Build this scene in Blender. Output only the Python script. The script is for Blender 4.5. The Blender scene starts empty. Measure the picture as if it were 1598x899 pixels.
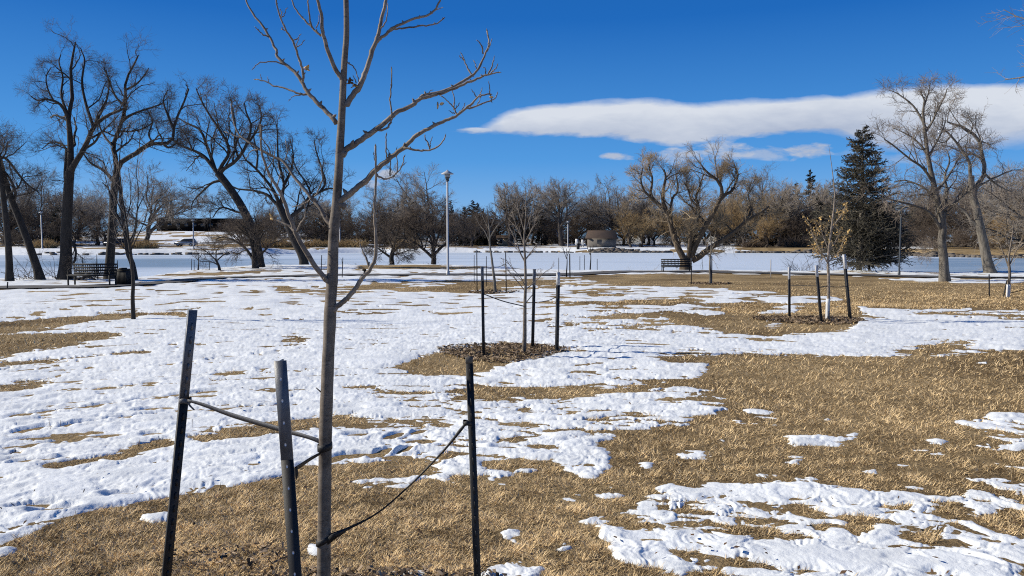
import bpy, math, random
import numpy as np
from mathutils import Vector, Matrix
random.seed(7)
RNG = np.random.default_rng(11)
sc = bpy.context.scene
COL = sc.collection
# ------------------------------------------------------------------ camera model
F = 1185.0; CX = 799.0; CY = 449.5; HOR = 372.0; EYE = 1.65
PITCH = math.atan((CY - HOR) / F)
CP, SP = math.cos(PITCH), math.sin(PITCH)
def ray(px, py):
    a = (px - CX) / F; b = -(py - CY) / F
    return a, CP + b * SP, b * CP - SP
def at(px, py, Y):
    a, yy, zz = ray(px, py)
    k = Y / yy
    return np.array([a * k, Y, EYE + zz * k])
def to_px(X, Y, Z):
    dz = Z - EYE
    fw = Y * CP - dz * SP
    up = Y * SP + dz * CP
    fw = np.where(fw > 0.05, fw, 0.05)
    return CX + F * X / fw, CY - F * up / fw
# ------------------------------------------------------------------ noise
def _h(ix, iy, seed):
    n = (ix.astype(np.int64) * 374761393 + iy.astype(np.int64) * 668265263 + seed * 974711) & 0xffffffff
    n = ((n ^ (n >> 13)) * 1274126177) & 0xffffffff
    return ((n ^ (n >> 16)) & 0xffffff).astype(np.float32) / 16777215.0
def vnoise(x, y, seed=0):
    x0 = np.floor(x); y0 = np.floor(y); fx = (x - x0).astype(np.float32); fy = (y - y0).astype(np.float32)
    def g(ix, iy, dx, dy):
        a = _h(ix, iy, seed) * 6.2831853
        return np.cos(a) * dx + np.sin(a) * dy
    ux = fx * fx * fx * (fx * (fx * 6 - 15) + 10); uy = fy * fy * fy * (fy * (fy * 6 - 15) + 10)
    n00 = g(x0, y0, fx, fy); n10 = g(x0 + 1, y0, fx - 1, fy)
    n01 = g(x0, y0 + 1, fx, fy - 1); n11 = g(x0 + 1, y0 + 1, fx - 1, fy - 1)
    return ((n00 * (1 - ux) + n10 * ux) * (1 - uy) + (n01 * (1 - ux) + n11 * ux) * uy) * 1.5
def fbm(x, y, oct=4, seed=0, gain=.55):
    s = 0; a = 1.0; tot = 0
    for i in range(oct):
        s = s + a * vnoise(x * 2 ** i + 17.3 * i, y * 2 ** i - 9.1 * i, seed + i); tot += a * a; a *= gain
    return s / math.sqrt(tot)
def sm(x, a, b):
    t = np.clip((x - a) / (b - a), 0, 1); return t * t * (3 - 2 * t)
# ------------------------------------------------------------------ terrain
POND_Z = -1.3
PXK = [-4000, 0, 230, 300, 400, 700, 800, 900, 1500, 5000]
LIPK = [40, 40, 41, 50, 60, 60, 54, 50, 48, 48]
FARX = [-4000, 0, 400, 600, 900, 1100, 1300, 1450, 1600, 5000]
FARK = [130, 132, 138, 158, 156, 155, 150, 122, 112, 112]
def terrain(X, Y):
    X = np.asarray(X, dtype=np.float64); Y = np.asarray(Y, dtype=np.float64)
    Ys = np.maximum(Y, 1.0)
    p = CX + F * X / Ys
    lip = np.interp(p, PXK, LIPK) + 0.8 * vnoise(X / 6, Y / 9, 5)
    far = np.interp(p, FARX, FARK) + 3.0 * vnoise(X / 14, Y / 30, 6)
    z = -0.012 * np.clip(Y - 5, 0, 37)
    z = z + 0.05 * vnoise(X / 5, Y / 5, 3) * sm(Y, 4, 12) + 0.014 * vnoise(X / 1.3, Y / 1.3, 4)
    bank = sm(Y, lip, lip + 5)
    z = z * (1 - bank) + (POND_Z - .5) * bank
    fb = sm(Y, far - 1, far + 5)
    zf = -0.35 + 0.35 * sm(Y, far + 4, far + 60) + 0.25 * vnoise(X / 25, Y / 25, 8) * sm(Y, far + 3, far + 20)
    u = X / Ys
    zf = zf + 4.3 * sm(-u, .1, .3) * sm(Y, 180, 300)
    zf = zf + 0.6 * sm(Y, 250, 500)
    z = z * (1 - fb) + zf * fb
    return z
def hit(px, py):
    a, yy, zz = ray(px, py)
    Y = np.concatenate([np.linspace(1.5, 62, 2400), np.geomspace(62, 900, 3000)])
    Z = EYE + zz / yy * Y
    T = np.maximum(terrain(a / yy * Y, Y), POND_Z)
    k = np.argmax(Z <= T)
    if not (Z <= T).any(): k = len(Y) - 1
    return np.array([a / yy * Y[k], Y[k], T[k]])
def gz(x, y): return float(terrain(np.array([x]), np.array([y]))[0])
def on_ground(px, Y):
    x = (px - CX) / F * Y
    return np.array([x, Y, gz(x, Y)])
# ------------------------------------------------------------------ object helpers
def mk(name, verts, faces_q=None, faces_t=None, mat=None, parent=None, smooth=False, origin=None, col=None):
    verts = np.asarray(verts, dtype=np.float32).reshape(-1, 3)
    if origin is not None: verts = verts - np.asarray(origin, dtype=np.float32)
    me = bpy.data.meshes.new(name)
    nq = 0 if faces_q is None else len(faces_q); nt = 0 if faces_t is None else len(faces_t)
    loops = []
    if nq: loops.append(np.asarray(faces_q, dtype=np.int32).ravel())
    if nt: loops.append(np.asarray(faces_t, dtype=np.int32).ravel())
    loops = np.concatenate(loops)
    me.vertices.add(len(verts)); me.vertices.foreach_set('co', verts.ravel())
    me.loops.add(len(loops)); me.loops.foreach_set('vertex_index', loops)
    me.polygons.add(nq + nt)
    st = np.concatenate([np.arange(nq) * 4, nq * 4 + np.arange(nt) * 3]).astype(np.int32)
    me.polygons.foreach_set('loop_start', st)
    if smooth: me.polygons.foreach_set('use_smooth', np.ones(nq + nt, dtype=bool))
    if col is not None:
        at_ = me.color_attributes.new('tint', 'FLOAT_COLOR', 'POINT')
        at_.data.foreach_set('color', np.asarray(col, dtype=np.float32).ravel())
    me.update(calc_edges=True)
    if mat: me.materials.append(mat)
    o = bpy.data.objects.new(name, me); COL.objects.link(o)
    if parent is not None: o.parent = parent
    elif origin is not None: o.location = [float(v) for v in origin]
    return o
def tag(o, label=None, cat=None, group=None, kind=None):
    if label: o['label'] = label
    if cat: o['category'] = cat
    if group: o['group'] = group
    if kind: o['kind'] = kind
    return o
def empty(name, loc, label, cat, group=None):
    o = bpy.data.objects.new(name, None); COL.objects.link(o)
    o.location = [float(v) for v in loc]; o.empty_display_size = .2
    return tag(o, label, cat, group)
class MB:
    def __init__(s): s.v = []; s.q = []; s.t = []; s.n = 0
    def add(s, v, q=None, t=None):
        v = np.asarray(v, dtype=np.float64).reshape(-1, 3)
        if q is not None and len(q): s.q.append(np.asarray(q) + s.n)
        if t is not None and len(t): s.t.append(np.asarray(t) + s.n)
        s.v.append(v); s.n += len(v)
    def box(s, c, size, M=None):
        x, y, z = [v / 2 for v in size]
        v = np.array([[i * x, j * y, k * z] for i in (-1, 1) for j in (-1, 1) for k in (-1, 1)])
        if M is not None: v = v @ np.array(M).T
        s.add(v + np.array(c), q=[[0, 1, 3, 2], [4, 6, 7, 5], [0, 4, 5, 1], [2, 3, 7, 6], [0, 2, 6, 4], [1, 5, 7, 3]])
    def prism(s, poly, y0, y1):   # poly in XZ, extruded along Y
        n = len(poly)
        v = [[p[0], y0, p[1]] for p in poly] + [[p[0], y1, p[1]] for p in poly]
        q = [[i, (i + 1) % n, n + (i + 1) % n, n + i] for i in range(n)]
        c0 = [sum(p[0] for p in poly) / n, y0, sum(p[1] for p in poly) / n]; c1 = [c0[0], y1, c0[2]]
        v += [c0, c1]
        t = [[2 * n, (i + 1) % n, i] for i in range(n)] + [[2 * n + 1, n + i, n + (i + 1) % n] for i in range(n)]
        s.add(v, q, t)
    def tubes(s, P, R, sides=4, cap=False):
        v, q, t = tubes(P, R, sides, cap); s.add(v, q, t)
    def tube(s, pts, r, sides=6, cap=True):
        pts = np.asarray(pts, dtype=np.float64)
        r = np.full(len(pts), r) if np.isscalar(r) else np.asarray(r)
        s.tubes(pts[None], r[None], sides, cap)
    def build(s, name, mat, parent=None, smooth=False, origin=None):
        return mk(name, np.concatenate(s.v), np.concatenate(s.q) if s.q else None, np.concatenate(s.t) if s.t else None, mat, parent, smooth, origin)
def tubes(P, R, sides=4, cap=False):
    N, k, _ = P.shape
    T = np.gradient(P, axis=1); T /= np.linalg.norm(T, axis=2, keepdims=True) + 1e-9
    mean = P[:, -1] - P[:, 0]; mean /= np.linalg.norm(mean, axis=1, keepdims=True) + 1e-9
    ref = np.where(np.abs(mean[:, 2:3]) > .8, np.array([[1., 0, 0]]), np.array([[0, 0, 1.]]))
    U = np.cross(T, ref[:, None, :]); U /= np.linalg.norm(U, axis=2, keepdims=True) + 1e-9
    V = np.cross(T, U)
    a = np.arange(sides) / sides * 2 * np.pi
    ring = U[:, :, None, :] * np.cos(a)[None, None, :, None] + V[:, :, None, :] * np.sin(a)[None, None, :, None]
    verts = P[:, :, None, :] + ring * R[:, :, None, None]
    idx = np.arange(N * k * sides).reshape(N, k, sides)
    nx = np.roll(idx, -1, axis=2)
    q = np.stack([idx[:, :-1], nx[:, :-1], nx[:, 1:], idx[:, 1:]], axis=-1).reshape(-1, 4)
    verts = verts.reshape(-1, 3); t = None
    if cap:
        c0 = len(verts) + np.arange(N); c1 = c0 + N
        verts = np.concatenate([verts, P[:, 0], P[:, -1]])
        t0 = np.stack([nx[:, 0], idx[:, 0], np.repeat(c0[:, None], sides, 1)], -1).reshape(-1, 3)
        t1 = np.stack([idx[:, -1], nx[:, -1], np.repeat(c1[:, None], sides, 1)], -1).reshape(-1, 3)
        t = np.concatenate([t0, t1])
    return verts, q, t
# ------------------------------------------------------------------ materials
def new_mat(name):
    m = bpy.data.materials.new(name); m.use_nodes = True
    nt = m.node_tree; b = nt.nodes['Principled BSDF']
    return m, nt, b
def N(nt, typ, **kw):
    n = nt.nodes.new(typ)
    for k, v in kw.items():
        if k == 'inp':
            for kk, vv in v.items(): n.inputs[kk].default_value = vv
        else: setattr(n, k, v)
    return n
def simple(name, rgb, rough=.8, metal=0, var=.15, scale=8, bump=0, bscale=60):
    m, nt, b = new_mat(name)
    b.inputs['Roughness'].default_value = rough; b.inputs['Metallic'].default_value = metal
    tc = N(nt, 'ShaderNodeTexCoord')
    no = N(nt, 'ShaderNodeTexNoise', inp={'Scale': scale, 'Detail': 5.0})
    nt.links.new(tc.outputs['Object'], no.inputs['Vector'])
    mx = N(nt, 'ShaderNodeMix', data_type='RGBA')
    mx.inputs[6].default_value = [c * (1 - var) for c in rgb] + [1]
    mx.inputs[7].default_value = [min(1, c * (1 + var)) for c in rgb] + [1]
    mr = N(nt, 'ShaderNodeMapRange', inp={1: .3, 2: .7})
    nt.links.new(no.outputs[0], mr.inputs[0]); nt.links.new(mr.outputs[0], mx.inputs[0])
    nt.links.new(mx.outputs[2], b.inputs['Base Color'])
    if bump:
        n2 = N(nt, 'ShaderNodeTexNoise', inp={'Scale': bscale, 'Detail': 6.0})
        nt.links.new(tc.outputs['Object'], n2.inputs['Vector'])
        bp = N(nt, 'ShaderNodeBump', inp={'Strength': 1.0, 'Distance': bump})
        nt.links.new(n2.outputs[0], bp.inputs['Height']); nt.links.new(bp.outputs[0], b.inputs['Normal'])
    return m
def bark(name, c0, c1, scale=3, stretch=.25, bump=.02, rough=.9):
    m, nt, b = new_mat(name); b.inputs['Roughness'].default_value = rough
    tc = N(nt, 'ShaderNodeTexCoord'); mp = N(nt, 'ShaderNodeMapping', inp={'Scale': (scale, scale, scale * stretch)})
    nt.links.new(tc.outputs['Object'], mp.inputs[0])
    no = N(nt, 'ShaderNodeTexNoise', inp={'Scale': 4.0, 'Detail': 7.0, 'Roughness': .65, 'Distortion': .4})
    nt.links.new(mp.outputs[0], no.inputs['Vector'])
    mr = N(nt, 'ShaderNodeMapRange', inp={1: .35, 2: .65}); nt.links.new(no.outputs[0], mr.inputs[0])
    mx = N(nt, 'ShaderNodeMix', data_type='RGBA'); mx.inputs[6].default_value = (*c0, 1); mx.inputs[7].default_value = (*c1, 1)
    nt.links.new(mr.outputs[0], mx.inputs[0]); nt.links.new(mx.outputs[2], b.inputs['Base Color'])
    bp = N(nt, 'ShaderNodeBump', inp={'Strength': 1.0, 'Distance': bump})
    nt.links.new(no.outputs[0], bp.inputs['Height']); nt.links.new(bp.outputs[0], b.inputs['Normal'])
    return m
M = {}
M['bark_dark'] = bark('bark_dark', (.014, .011, .009), (.048, .038, .030), 2.2)
M['bark_grey'] = bark('bark_grey', (.075, .065, .053), (.22, .195, .16), 2.2)
M['bark_willow'] = bark('bark_willow', (.05, .036, .022), (.15, .11, .07), 2.2)
M['bark_far'] = bark('bark_far', (.045, .036, .03), (.10, .08, .065), .8, bump=.0)
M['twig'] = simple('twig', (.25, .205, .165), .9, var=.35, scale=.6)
M['twig_dark'] = simple('twig_dark', (.10, .08, .065), .9, var=.4, scale=.5)  # darker copy of twig; backlit look of the left crowns put into the colour
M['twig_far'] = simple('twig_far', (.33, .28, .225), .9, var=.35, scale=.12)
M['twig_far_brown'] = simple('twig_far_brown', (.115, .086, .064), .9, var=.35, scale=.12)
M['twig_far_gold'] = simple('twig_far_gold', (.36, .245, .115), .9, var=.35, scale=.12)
M['twig_willow'] = simple('twig_willow', (.38, .29, .18), .9, var=.3, scale=.5)
M['needle'] = simple('needle', (.022, .025, .017), .8, var=.5, scale=.8)
M['needle_near'] = simple('needle_near', (.075, .066, .045), .8, var=.5, scale=1.2)
M['leaf_dry'] = simple('leaf_dry', (.55, .36, .13), .8, var=.4, scale=6)
M['leaf_brown'] = simple('leaf_brown', (.10, .052, .022), .8, var=.4, scale=30)
M['leaf_tan'] = simple('leaf_tan', (.55, .40, .22), .8, var=.2, scale=30)
M['black_metal'] = simple('black_metal', (.006, .006, .0065), .75, .0, .2, 20)
M['post_black'] = simple('post_black', (.008, .008, .009), .62, .0, .35, 25, .0004, 200)
M['post_grey'] = simple('post_grey', (.10, .11, .13), .45, .0, .2, 40, .0004, 200)  # pale tip paint as it looks in shade, the shade put into the colour
M['post_white'] = simple('post_white', (.42, .42, .43), .5, .0, .12, 20)
M['stud'] = simple('stud', (.75, .76, .78), .35, .0, .15, 60)
M['strap'] = simple('strap', (.11, .112, .118), .6, 0, .25, 90, .001, 300)
M['strap_black'] = simple('strap_black', (.008, .008, .009), .6, 0, .25, 90, .001, 300)
M['white'] = simple('white', (.82, .82, .80), .5, 0, .05, 3)
M['guard'] = simple('guard', (.66, .65, .63), .5, 0, .06, 10)
M['pole'] = simple('pole', (.46, .46, .46), .4, 0, .06, 3)
M['pole_dark'] = simple('pole_dark', (.05, .06, .07), .5, 0, .1, 3)
M['glass'] = simple('glass', (.30, .32, .34), .15, 0, .05, 3)
M['wall_dark'] = simple('wall_dark', (.006, .005, .005), .95, 0, .3, .5)
M['wall_dark'].node_tree.nodes['Principled BSDF'].inputs['Specular IOR Level'].default_value = .05
M['wall_tan'] = simple('wall_tan', (.36, .27, .18), .8, 0, .1, .6)
M['wall_grey'] = simple('wall_grey', (.13, .115, .10), .8, 0, .1, .8)
M['wall_house'] = simple('wall_house', (.16, .14, .12), .8, 0, .1, .8)
M['roof_brown'] = simple('roof_brown', (.065, .042, .028), .85, 0, .2, 2)
M['roof_tan'] = simple('roof_tan', (.17, .12, .085), .85, 0, .2, 2)
M['window'] = simple('window', (.02, .025, .03), .1, 0, .1, 2)
M['car_dark'] = simple('car_dark', (.02, .025, .035), .25, .2, .1, 2)
M['car_silver'] = simple('car_silver', (.30, .33, .37), .3, .4, .1, 2)
M['tyre'] = simple('tyre', (.012, .012, .012), .8)
M['reed'] = simple('reed', (.36, .245, .11), .9, var=.3, scale=.4)
M['rock'] = simple('rock', (.13, .11, .09), .9, var=.5, scale=.6)
M['chrome'] = simple('chrome', (.5, .5, .5), .3, .5)
# sapling bark: smooth grey-tan with dark rings and lenticels
def sapling_bark(nm='sapling_bark', g=1.0):
    m, nt, b = new_mat(nm); b.inputs['Roughness'].default_value = .75
    tc = N(nt, 'ShaderNodeTexCoord')
    n1 = N(nt, 'ShaderNodeTexNoise', inp={'Scale': 16.0, 'Detail': 8.0, 'Roughness': .72})
    nt.links.new(tc.outputs['Object'], n1.inputs['Vector'])
    mp = N(nt, 'ShaderNodeMapping', inp={'Scale': (18, 18, 95)}); nt.links.new(tc.outputs['Object'], mp.inputs[0])
    n2 = N(nt, 'ShaderNodeTexNoise', inp={'Scale': 1.0, 'Detail': 4.0, 'Roughness': .6}); nt.links.new(mp.outputs[0], n2.inputs['Vector'])
    r1 = N(nt, 'ShaderNodeValToRGB'); nt.links.new(n1.outputs[0], r1.inputs[0])
    r1.color_ramp.elements[0].position = .32; r1.color_ramp.elements[0].color = (.060 * g, .046 * g, .034 * g, 1)
    r1.color_ramp.elements[1].position = .68; r1.color_ramp.elements[1].color = (.25 * g, .205 * g, .16 * g, 1)
    r2 = N(nt, 'ShaderNodeMapRange', inp={1: .60, 2: .70, 3: 1.0, 4: .35}); nt.links.new(n2.outputs[0], r2.inputs[0])
    mx = N(nt, 'ShaderNodeMix', data_type='RGBA', blend_type='MULTIPLY'); mx.inputs[0].default_value = 1
    nt.links.new(r1.outputs[0], mx.inputs[6]); nt.links.new(r2.outputs[0], mx.inputs[7])
    nt.links.new(mx.outputs[2], b.inputs['Base Color'])
    bp = N(nt, 'ShaderNodeBump', inp={'Strength': 1.0, 'Distance': .0009})
    ad = N(nt, 'ShaderNodeMath', operation='ADD'); nt.links.new(n1.outputs[0], ad.inputs[0]); nt.links.new(n2.outputs[0], ad.inputs[1])
    nt.links.new(ad.outputs[0], bp.inputs['Height']); nt.links.new(bp.outputs[0], b.inputs['Normal'])
    return m
M['sapling'] = sapling_bark(); M['sapling_branch'] = sapling_bark('sapling_branch_bark', 1.40)  # branch copy lightened, sunlit brightness put into its colour
def snow_mat():
    m, nt, b = new_mat('snow'); b.inputs['Roughness'].default_value = .55
    b.inputs['Specular IOR Level'].default_value = .25
    tc = N(nt, 'ShaderNodeTexCoord')
    n1 = N(nt, 'ShaderNodeTexNoise', inp={'Scale': 2.2, 'Detail': 8.0, 'Roughness': .62}); nt.links.new(tc.outputs['Object'], n1.inputs['Vector'])
    r1 = N(nt, 'ShaderNodeValToRGB'); nt.links.new(n1.outputs[0], r1.inputs[0])
    r1.color_ramp.elements[0].position = .30; r1.color_ramp.elements[0].color = (.72, .745, .745, 1)
    r1.color_ramp.elements[1].position = .62; r1.color_ramp.elements[1].color = (.875, .90, .895, 1)
    n3 = N(nt, 'ShaderNodeTexNoise', inp={'Scale': 45.0, 'Detail': 3.0}); nt.links.new(tc.outputs['Object'], n3.inputs['Vector'])
    r3 = N(nt, 'ShaderNodeMapRange', inp={1: .70, 2: .78, 3: 1.0, 4: .55}); nt.links.new(n3.outputs[0], r3.inputs[0])
    mx = N(nt, 'ShaderNodeMix', data_type='RGBA', blend_type='MULTIPLY'); mx.inputs[0].default_value = 1
    nt.links.new(r1.outputs[0], mx.inputs[6]); nt.links.new(r3.outputs[0], mx.inputs[7])
    nt.links.new(mx.outputs[2], b.inputs['Base Color'])
    n2 = N(nt, 'ShaderNodeTexNoise', inp={'Scale': 22.0, 'Detail': 6.0, 'Roughness': .6}); nt.links.new(tc.outputs['Object'], n2.inputs['Vector'])
    bp = N(nt, 'ShaderNodeBump', inp={'Strength': .6, 'Distance': .012})
    nt.links.new(n2.outputs[0], bp.inputs['Height']); nt.links.new(bp.outputs[0], b.inputs['Normal'])
    return m
M['snow'] = snow_mat()
def ground_mat():
    m, nt, b = new_mat('dry_turf'); b.inputs['Roughness'].default_value = .95
    b.inputs['Specular IOR Level'].default_value = .1
    tc = N(nt, 'ShaderNodeTexCoord')
    n1 = N(nt, 'ShaderNodeTexNoise', inp={'Scale': .35, 'Detail': 9.0, 'Roughness': .68}); nt.links.new(tc.outputs['Object'], n1.inputs['Vector'])
    r1 = N(nt, 'ShaderNodeValToRGB'); nt.links.new(n1.outputs[0], r1.inputs[0])
    r1.color_ramp.elements[0].position = .30; r1.color_ramp.elements[0].color = (.13, .085, .040, 1)
    r1.color_ramp.elements[1].position = .66; r1.color_ramp.elements[1].color = (.50, .365, .19, 1)
    n2 = N(nt, 'ShaderNodeTexNoise', inp={'Scale': 28.0, 'Detail': 5.0, 'Roughness': .7}); nt.links.new(tc.outputs['Object'], n2.inputs['Vector'])
    r2 = N(nt, 'ShaderNodeMapRange', inp={1: .35, 2: .65, 3: .55, 4: 1.15}); nt.links.new(n2.outputs[0], r2.inputs[0])
    mx = N(nt, 'ShaderNodeMix', data_type='RGBA', blend_type='MULTIPLY'); mx.inputs[0].default_value = 1
    nt.links.new(r1.outputs[0], mx.inputs[6]); nt.links.new(r2.outputs[0], mx.inputs[7])
    nt.links.new(mx.outputs[2], b.inputs['Base Color'])
    bp = N(nt, 'ShaderNodeBump', inp={'Strength': 1.0, 'Distance': .03})
    nt.links.new(n2.outputs[0], bp.inputs['Height']); nt.links.new(bp.outputs[0], b.inputs['Normal'])
    return m
M['turf'] = ground_mat()
def tint_mat(name, rough=.9, trans=0):
    m, nt, b = new_mat(name); b.inputs['Roughness'].default_value = rough
    b.inputs['Specular IOR Level'].default_value = .2
    a = N(nt, 'ShaderNodeAttribute', attribute_name='tint'); nt.links.new(a.outputs['Color'], b.inputs['Base Color'])
    return m
M['grass'] = tint_mat('grass'); M['mulch'] = tint_mat('mulch')
def ice_mat():
    m, nt, b = new_mat('ice'); b.inputs['Roughness'].default_value = .45
    tc = N(nt, 'ShaderNodeTexCoord'); mp = N(nt, 'ShaderNodeMapping', inp={'Scale': (.03, .075, 1)})
    nt.links.new(tc.outputs['Object'], mp.inputs[0])
    n1 = N(nt, 'ShaderNodeTexNoise', inp={'Scale': 1.0, 'Detail': 6.0, 'Roughness': .55, 'Distortion': .6}); nt.links.new(mp.outputs[0], n1.inputs['Vector'])
    a = N(nt, 'ShaderNodeAttribute', attribute_name='tint')
    ad = N(nt, 'ShaderNodeMath', operation='ADD'); nt.links.new(n1.outputs[0], ad.inputs[0]); nt.links.new(a.outputs['Fac'], ad.inputs[1])
    r1 = N(nt, 'ShaderNodeValToRGB'); nt.links.new(ad.outputs[0], r1.inputs[0])
    r1.color_ramp.elements[0].position = .42; r1.color_ramp.elements[0].color = (.62, .70, .78, 1)
    r1.color_ramp.elements[1].position = .95; r1.color_ramp.elements[1].color = (.22, .31, .40, 1)
    nt.links.new(r1.outputs[0], b.inputs['Base Color'])
    return m
M['ice'] = ice_mat()
M['asphalt'] = simple('asphalt', (.085, .08, .075), .9, 0, .2, 6, .004, 60)
# ------------------------------------------------------------------ snow coverage map (ground areas)
CW, CH, CY0 = 1000, 330, 374      # cells of 2 px, x -200..1800, y 374..1034
cov = np.full((CH, CW), .975, dtype=np.float32)
gx, gy = np.meshgrid(-200 + 2 * np.arange(CW) + 1, CY0 + 2 * np.arange(CH) + 1)
def paint(poly, c, rough=None):
    ins = np.zeros(gx.shape, bool)
    n = len(poly)
    for i in range(n):
        x0, y0 = poly[i]; x1, y1 = poly[(i + 1) % n]
        if y0 == y1: continue
        cond = ((gy < y0) != (gy < y1)) & (gx < (x1 - x0) * (gy - y0) / (y1 - y0) + x0)
        ins ^= cond
    cov[ins] = c
B = 0.0
# big foreground / right-hand turf
paint([(-220, 880), (0, 846), (100, 812), (230, 780), (330, 765), (420, 750), (470, 730), (560, 728), (620, 733), (690, 752), (760, 768), (860, 752), (945, 742), (960, 715), (925, 690), (1000, 662), (1090, 642), (1150, 628), (1120, 612), (1060, 604), (1110, 580), (1100, 560), (1130, 552), (1250, 554), (1400, 560), (1598, 547), (1820, 540), (1820, 1040), (-220, 1040)], B)
# upper turf field
paint([(830, 441), (880, 432), (1050, 426), (1330, 431), (1598, 436), (1820, 436), (1820, 492), (1598, 487), (1480, 489), (1400, 483), (1340, 478), (1200, 455), (1120, 450), (1000, 446), (930, 446)], B)
paint([(1340, 433), (1600, 436), (1600, 442), (1480, 441), (1400, 438)], .97)
paint([(420, 447), (560, 444), (700, 438), (900, 433), (960, 443), (880, 450), (780, 452), (720, 457), (560, 457), (440, 462)], .55)
paint([(610, 451), (680, 446), (750, 442), (830, 440), (800, 447), (720, 453), (630, 456)], .05)
# mixed zone
paint([(840, 452), (1000, 449), (1200, 456), (1300, 475), (1350, 486), (1400, 500), (1200, 506), (1050, 522), (850, 512)], .78)
paint([(930, 476), (985, 467), (1040, 468), (1070, 472), (1000, 477)], .05)
paint([(910, 496), (980, 492), (1060, 488), (1090, 491), (1000, 497), (930, 499)], .2)
paint([(950, 512), (1060, 503), (1100, 498), (1080, 506), (990, 516)], .3)
paint([(1030, 492), (1110, 495), (1160, 488), (1240, 492), (1345, 498), (1325, 513), (1200, 524), (1130, 517), (1080, 508)], .0)
paint([(1110, 482), (1180, 470), (1240, 474), (1200, 485), (1150, 492)], .25)
paint([(1240, 460), (1320, 468), (1345, 478), (1340, 495), (1260, 500), (1240, 480)], .3)
paint([(1195, 500), (1230, 503), (1215, 512), (1180, 508)], .9)
paint([(1200, 462), (1300, 463), (1320, 468), (1260, 475), (1200, 472)], .9)
paint([(1380, 478), (1598, 482), (1820, 485), (1820, 500), (1598, 500), (1440, 494)], .6)
paint([(1380, 553), (1430, 545), (1470, 537), (1520, 534), (1500, 545), (1440, 556)], .12)
paint([(1020, 558), (1080, 548), (1130, 556), (1100, 566), (1050, 566)], .2)
# around the second sapling
paint([(618, 576), (650, 556), (720, 546), (800, 537), (862, 540), (852, 549), (790, 565), (745, 584), (700, 586), (655, 583)], B)
paint([(862, 541), (920, 546), (910, 550), (862, 547)], .3)
paint([(690, 606), (760, 602), (860, 606), (960, 603), (1060, 592), (1110, 590), (1100, 602), (990, 612), (860, 624), (740, 625), (700, 616)], .22)
paint([(840, 606), (1000, 611), (900, 622), (850, 622)], .1)
# left streaks
paint([(-220, 520), (0, 503), (40, 500), (110, 495), (215, 490), (225, 494), (140, 501), (80, 512), (0, 522), (-220, 540)], B)
paint([(-220, 540), (0, 524), (110, 520), (195, 521), (160, 530), (90, 541), (40, 550), (0, 557), (-220, 580)], B)
paint([(150, 489), (290, 488), (290, 491), (150, 495)], .2)  # brown patch plus the sapling's cast shadow line, both put in as bare turf
paint([(40, 568), (130, 560), (240, 544), (245, 550), (120, 566), (50, 574)], .55)
paint([(-220, 575), (0, 566), (90, 562), (120, 565), (60, 572), (0, 574)], .3)
paint([(-220, 612), (0, 600), (40, 593), (80, 594), (75, 602), (0, 609)], .1)
paint([(140, 610), (205, 600), (200, 608), (150, 612)], .3)
paint([(255, 540), (330, 535), (335, 539), (270, 544)], .2)
paint([(330, 588), (380, 578), (375, 585), (335, 592)], .3)
paint([(440, 525), (475, 523), (480, 540), (445, 540)], .5)
paint([(570, 514), (600, 513), (600, 517), (570, 517)], .3)
paint([(60, 728), (150, 713), (158, 720), (90, 735)], .05)
paint([(150, 714), (265, 684), (264, 695), (180, 722)], .05)
paint([(0, 712), (35, 706), (30, 712), (0, 716)], .1)
paint([(290, 682), (400, 666), (470, 656), (560, 648), (540, 656), (440, 676), (320, 690)], .12)
paint([(320, 630), (440, 622), (500, 630), (400, 640)], .65)
paint([(470, 652), (560, 642), (660, 634), (760, 644), (690, 655), (560, 663), (480, 668)], .32)
paint([(535, 604), (640, 606), (700, 612), (640, 618), (540, 612)], .3)
paint([(560, 640), (1100, 625), (1140, 640), (930, 690), (800, 740), (700, 725), (560, 690)], .84)
paint([(840, 660), (1000, 645), (1090, 640), (1000, 665), (920, 680)], .72)
paint([(745, 716), (850, 718), (880, 732), (800, 741), (750, 730)], .15)
paint([(540, 728), (640, 716), (700, 730), (640, 748), (560, 745)], .1)
# snow islands in the foreground turf
paint([(565, 762), (620, 750), (660, 740), (662, 750), (600, 764)], .95)
paint([(690, 745), (760, 735), (945, 734), (942, 745), (860, 752), (780, 755), (700, 760)], .9)
paint([(770, 770), (830, 762), (820, 790), (790, 790)], .6)
paint([(780, 830), (812, 822), (812, 850), (790, 852)], .8)
paint([(752, 892), (790, 878), (836, 885), (836, 910), (752, 910)], 1)
paint([(640, 858), (668, 850), (672, 862), (648, 868)], 1)
paint([(612, 895), (630, 880), (665, 890), (670, 910), (600, 910)], .9)
paint([(478, 858), (500, 850), (505, 862), (485, 866)], 1)
paint([(225, 808), (265, 800), (262, 812), (230, 814)], .9)
paint([(-20, 858), (25, 852), (20, 864), (-20, 870)], 1)
paint([(900, 812), (960, 800), (1000, 780), (1040, 755), (1080, 762), (1140, 735), (1260, 745), (1330, 760), (1400, 765), (1480, 748), (1560, 745), (1598, 755), (1820, 770), (1820, 1040), (1130, 1040), (1130, 896), (1000, 885), (950, 868), (975, 850)], .60)
paint([(930, 826), (955, 820), (975, 835), (1030, 850), (1080, 880), (1070, 899), (1010, 890), (955, 872)], .95)
paint([(990, 785), (1040, 800), (1130, 830), (1190, 860), (1160, 868), (1080, 845), (1020, 830), (985, 805)], .88)
paint([(1040, 765), (1110, 775), (1170, 790), (1190, 815), (1120, 800), (1050, 780)], .75)
paint([(1140, 738), (1250, 750), (1400, 790), (1480, 775), (1598, 790), (1820, 810), (1820, 1040), (1280, 1040), (1240, 899), (1200, 870), (1250, 850), (1190, 810), (1150, 770)], .74)
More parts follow.
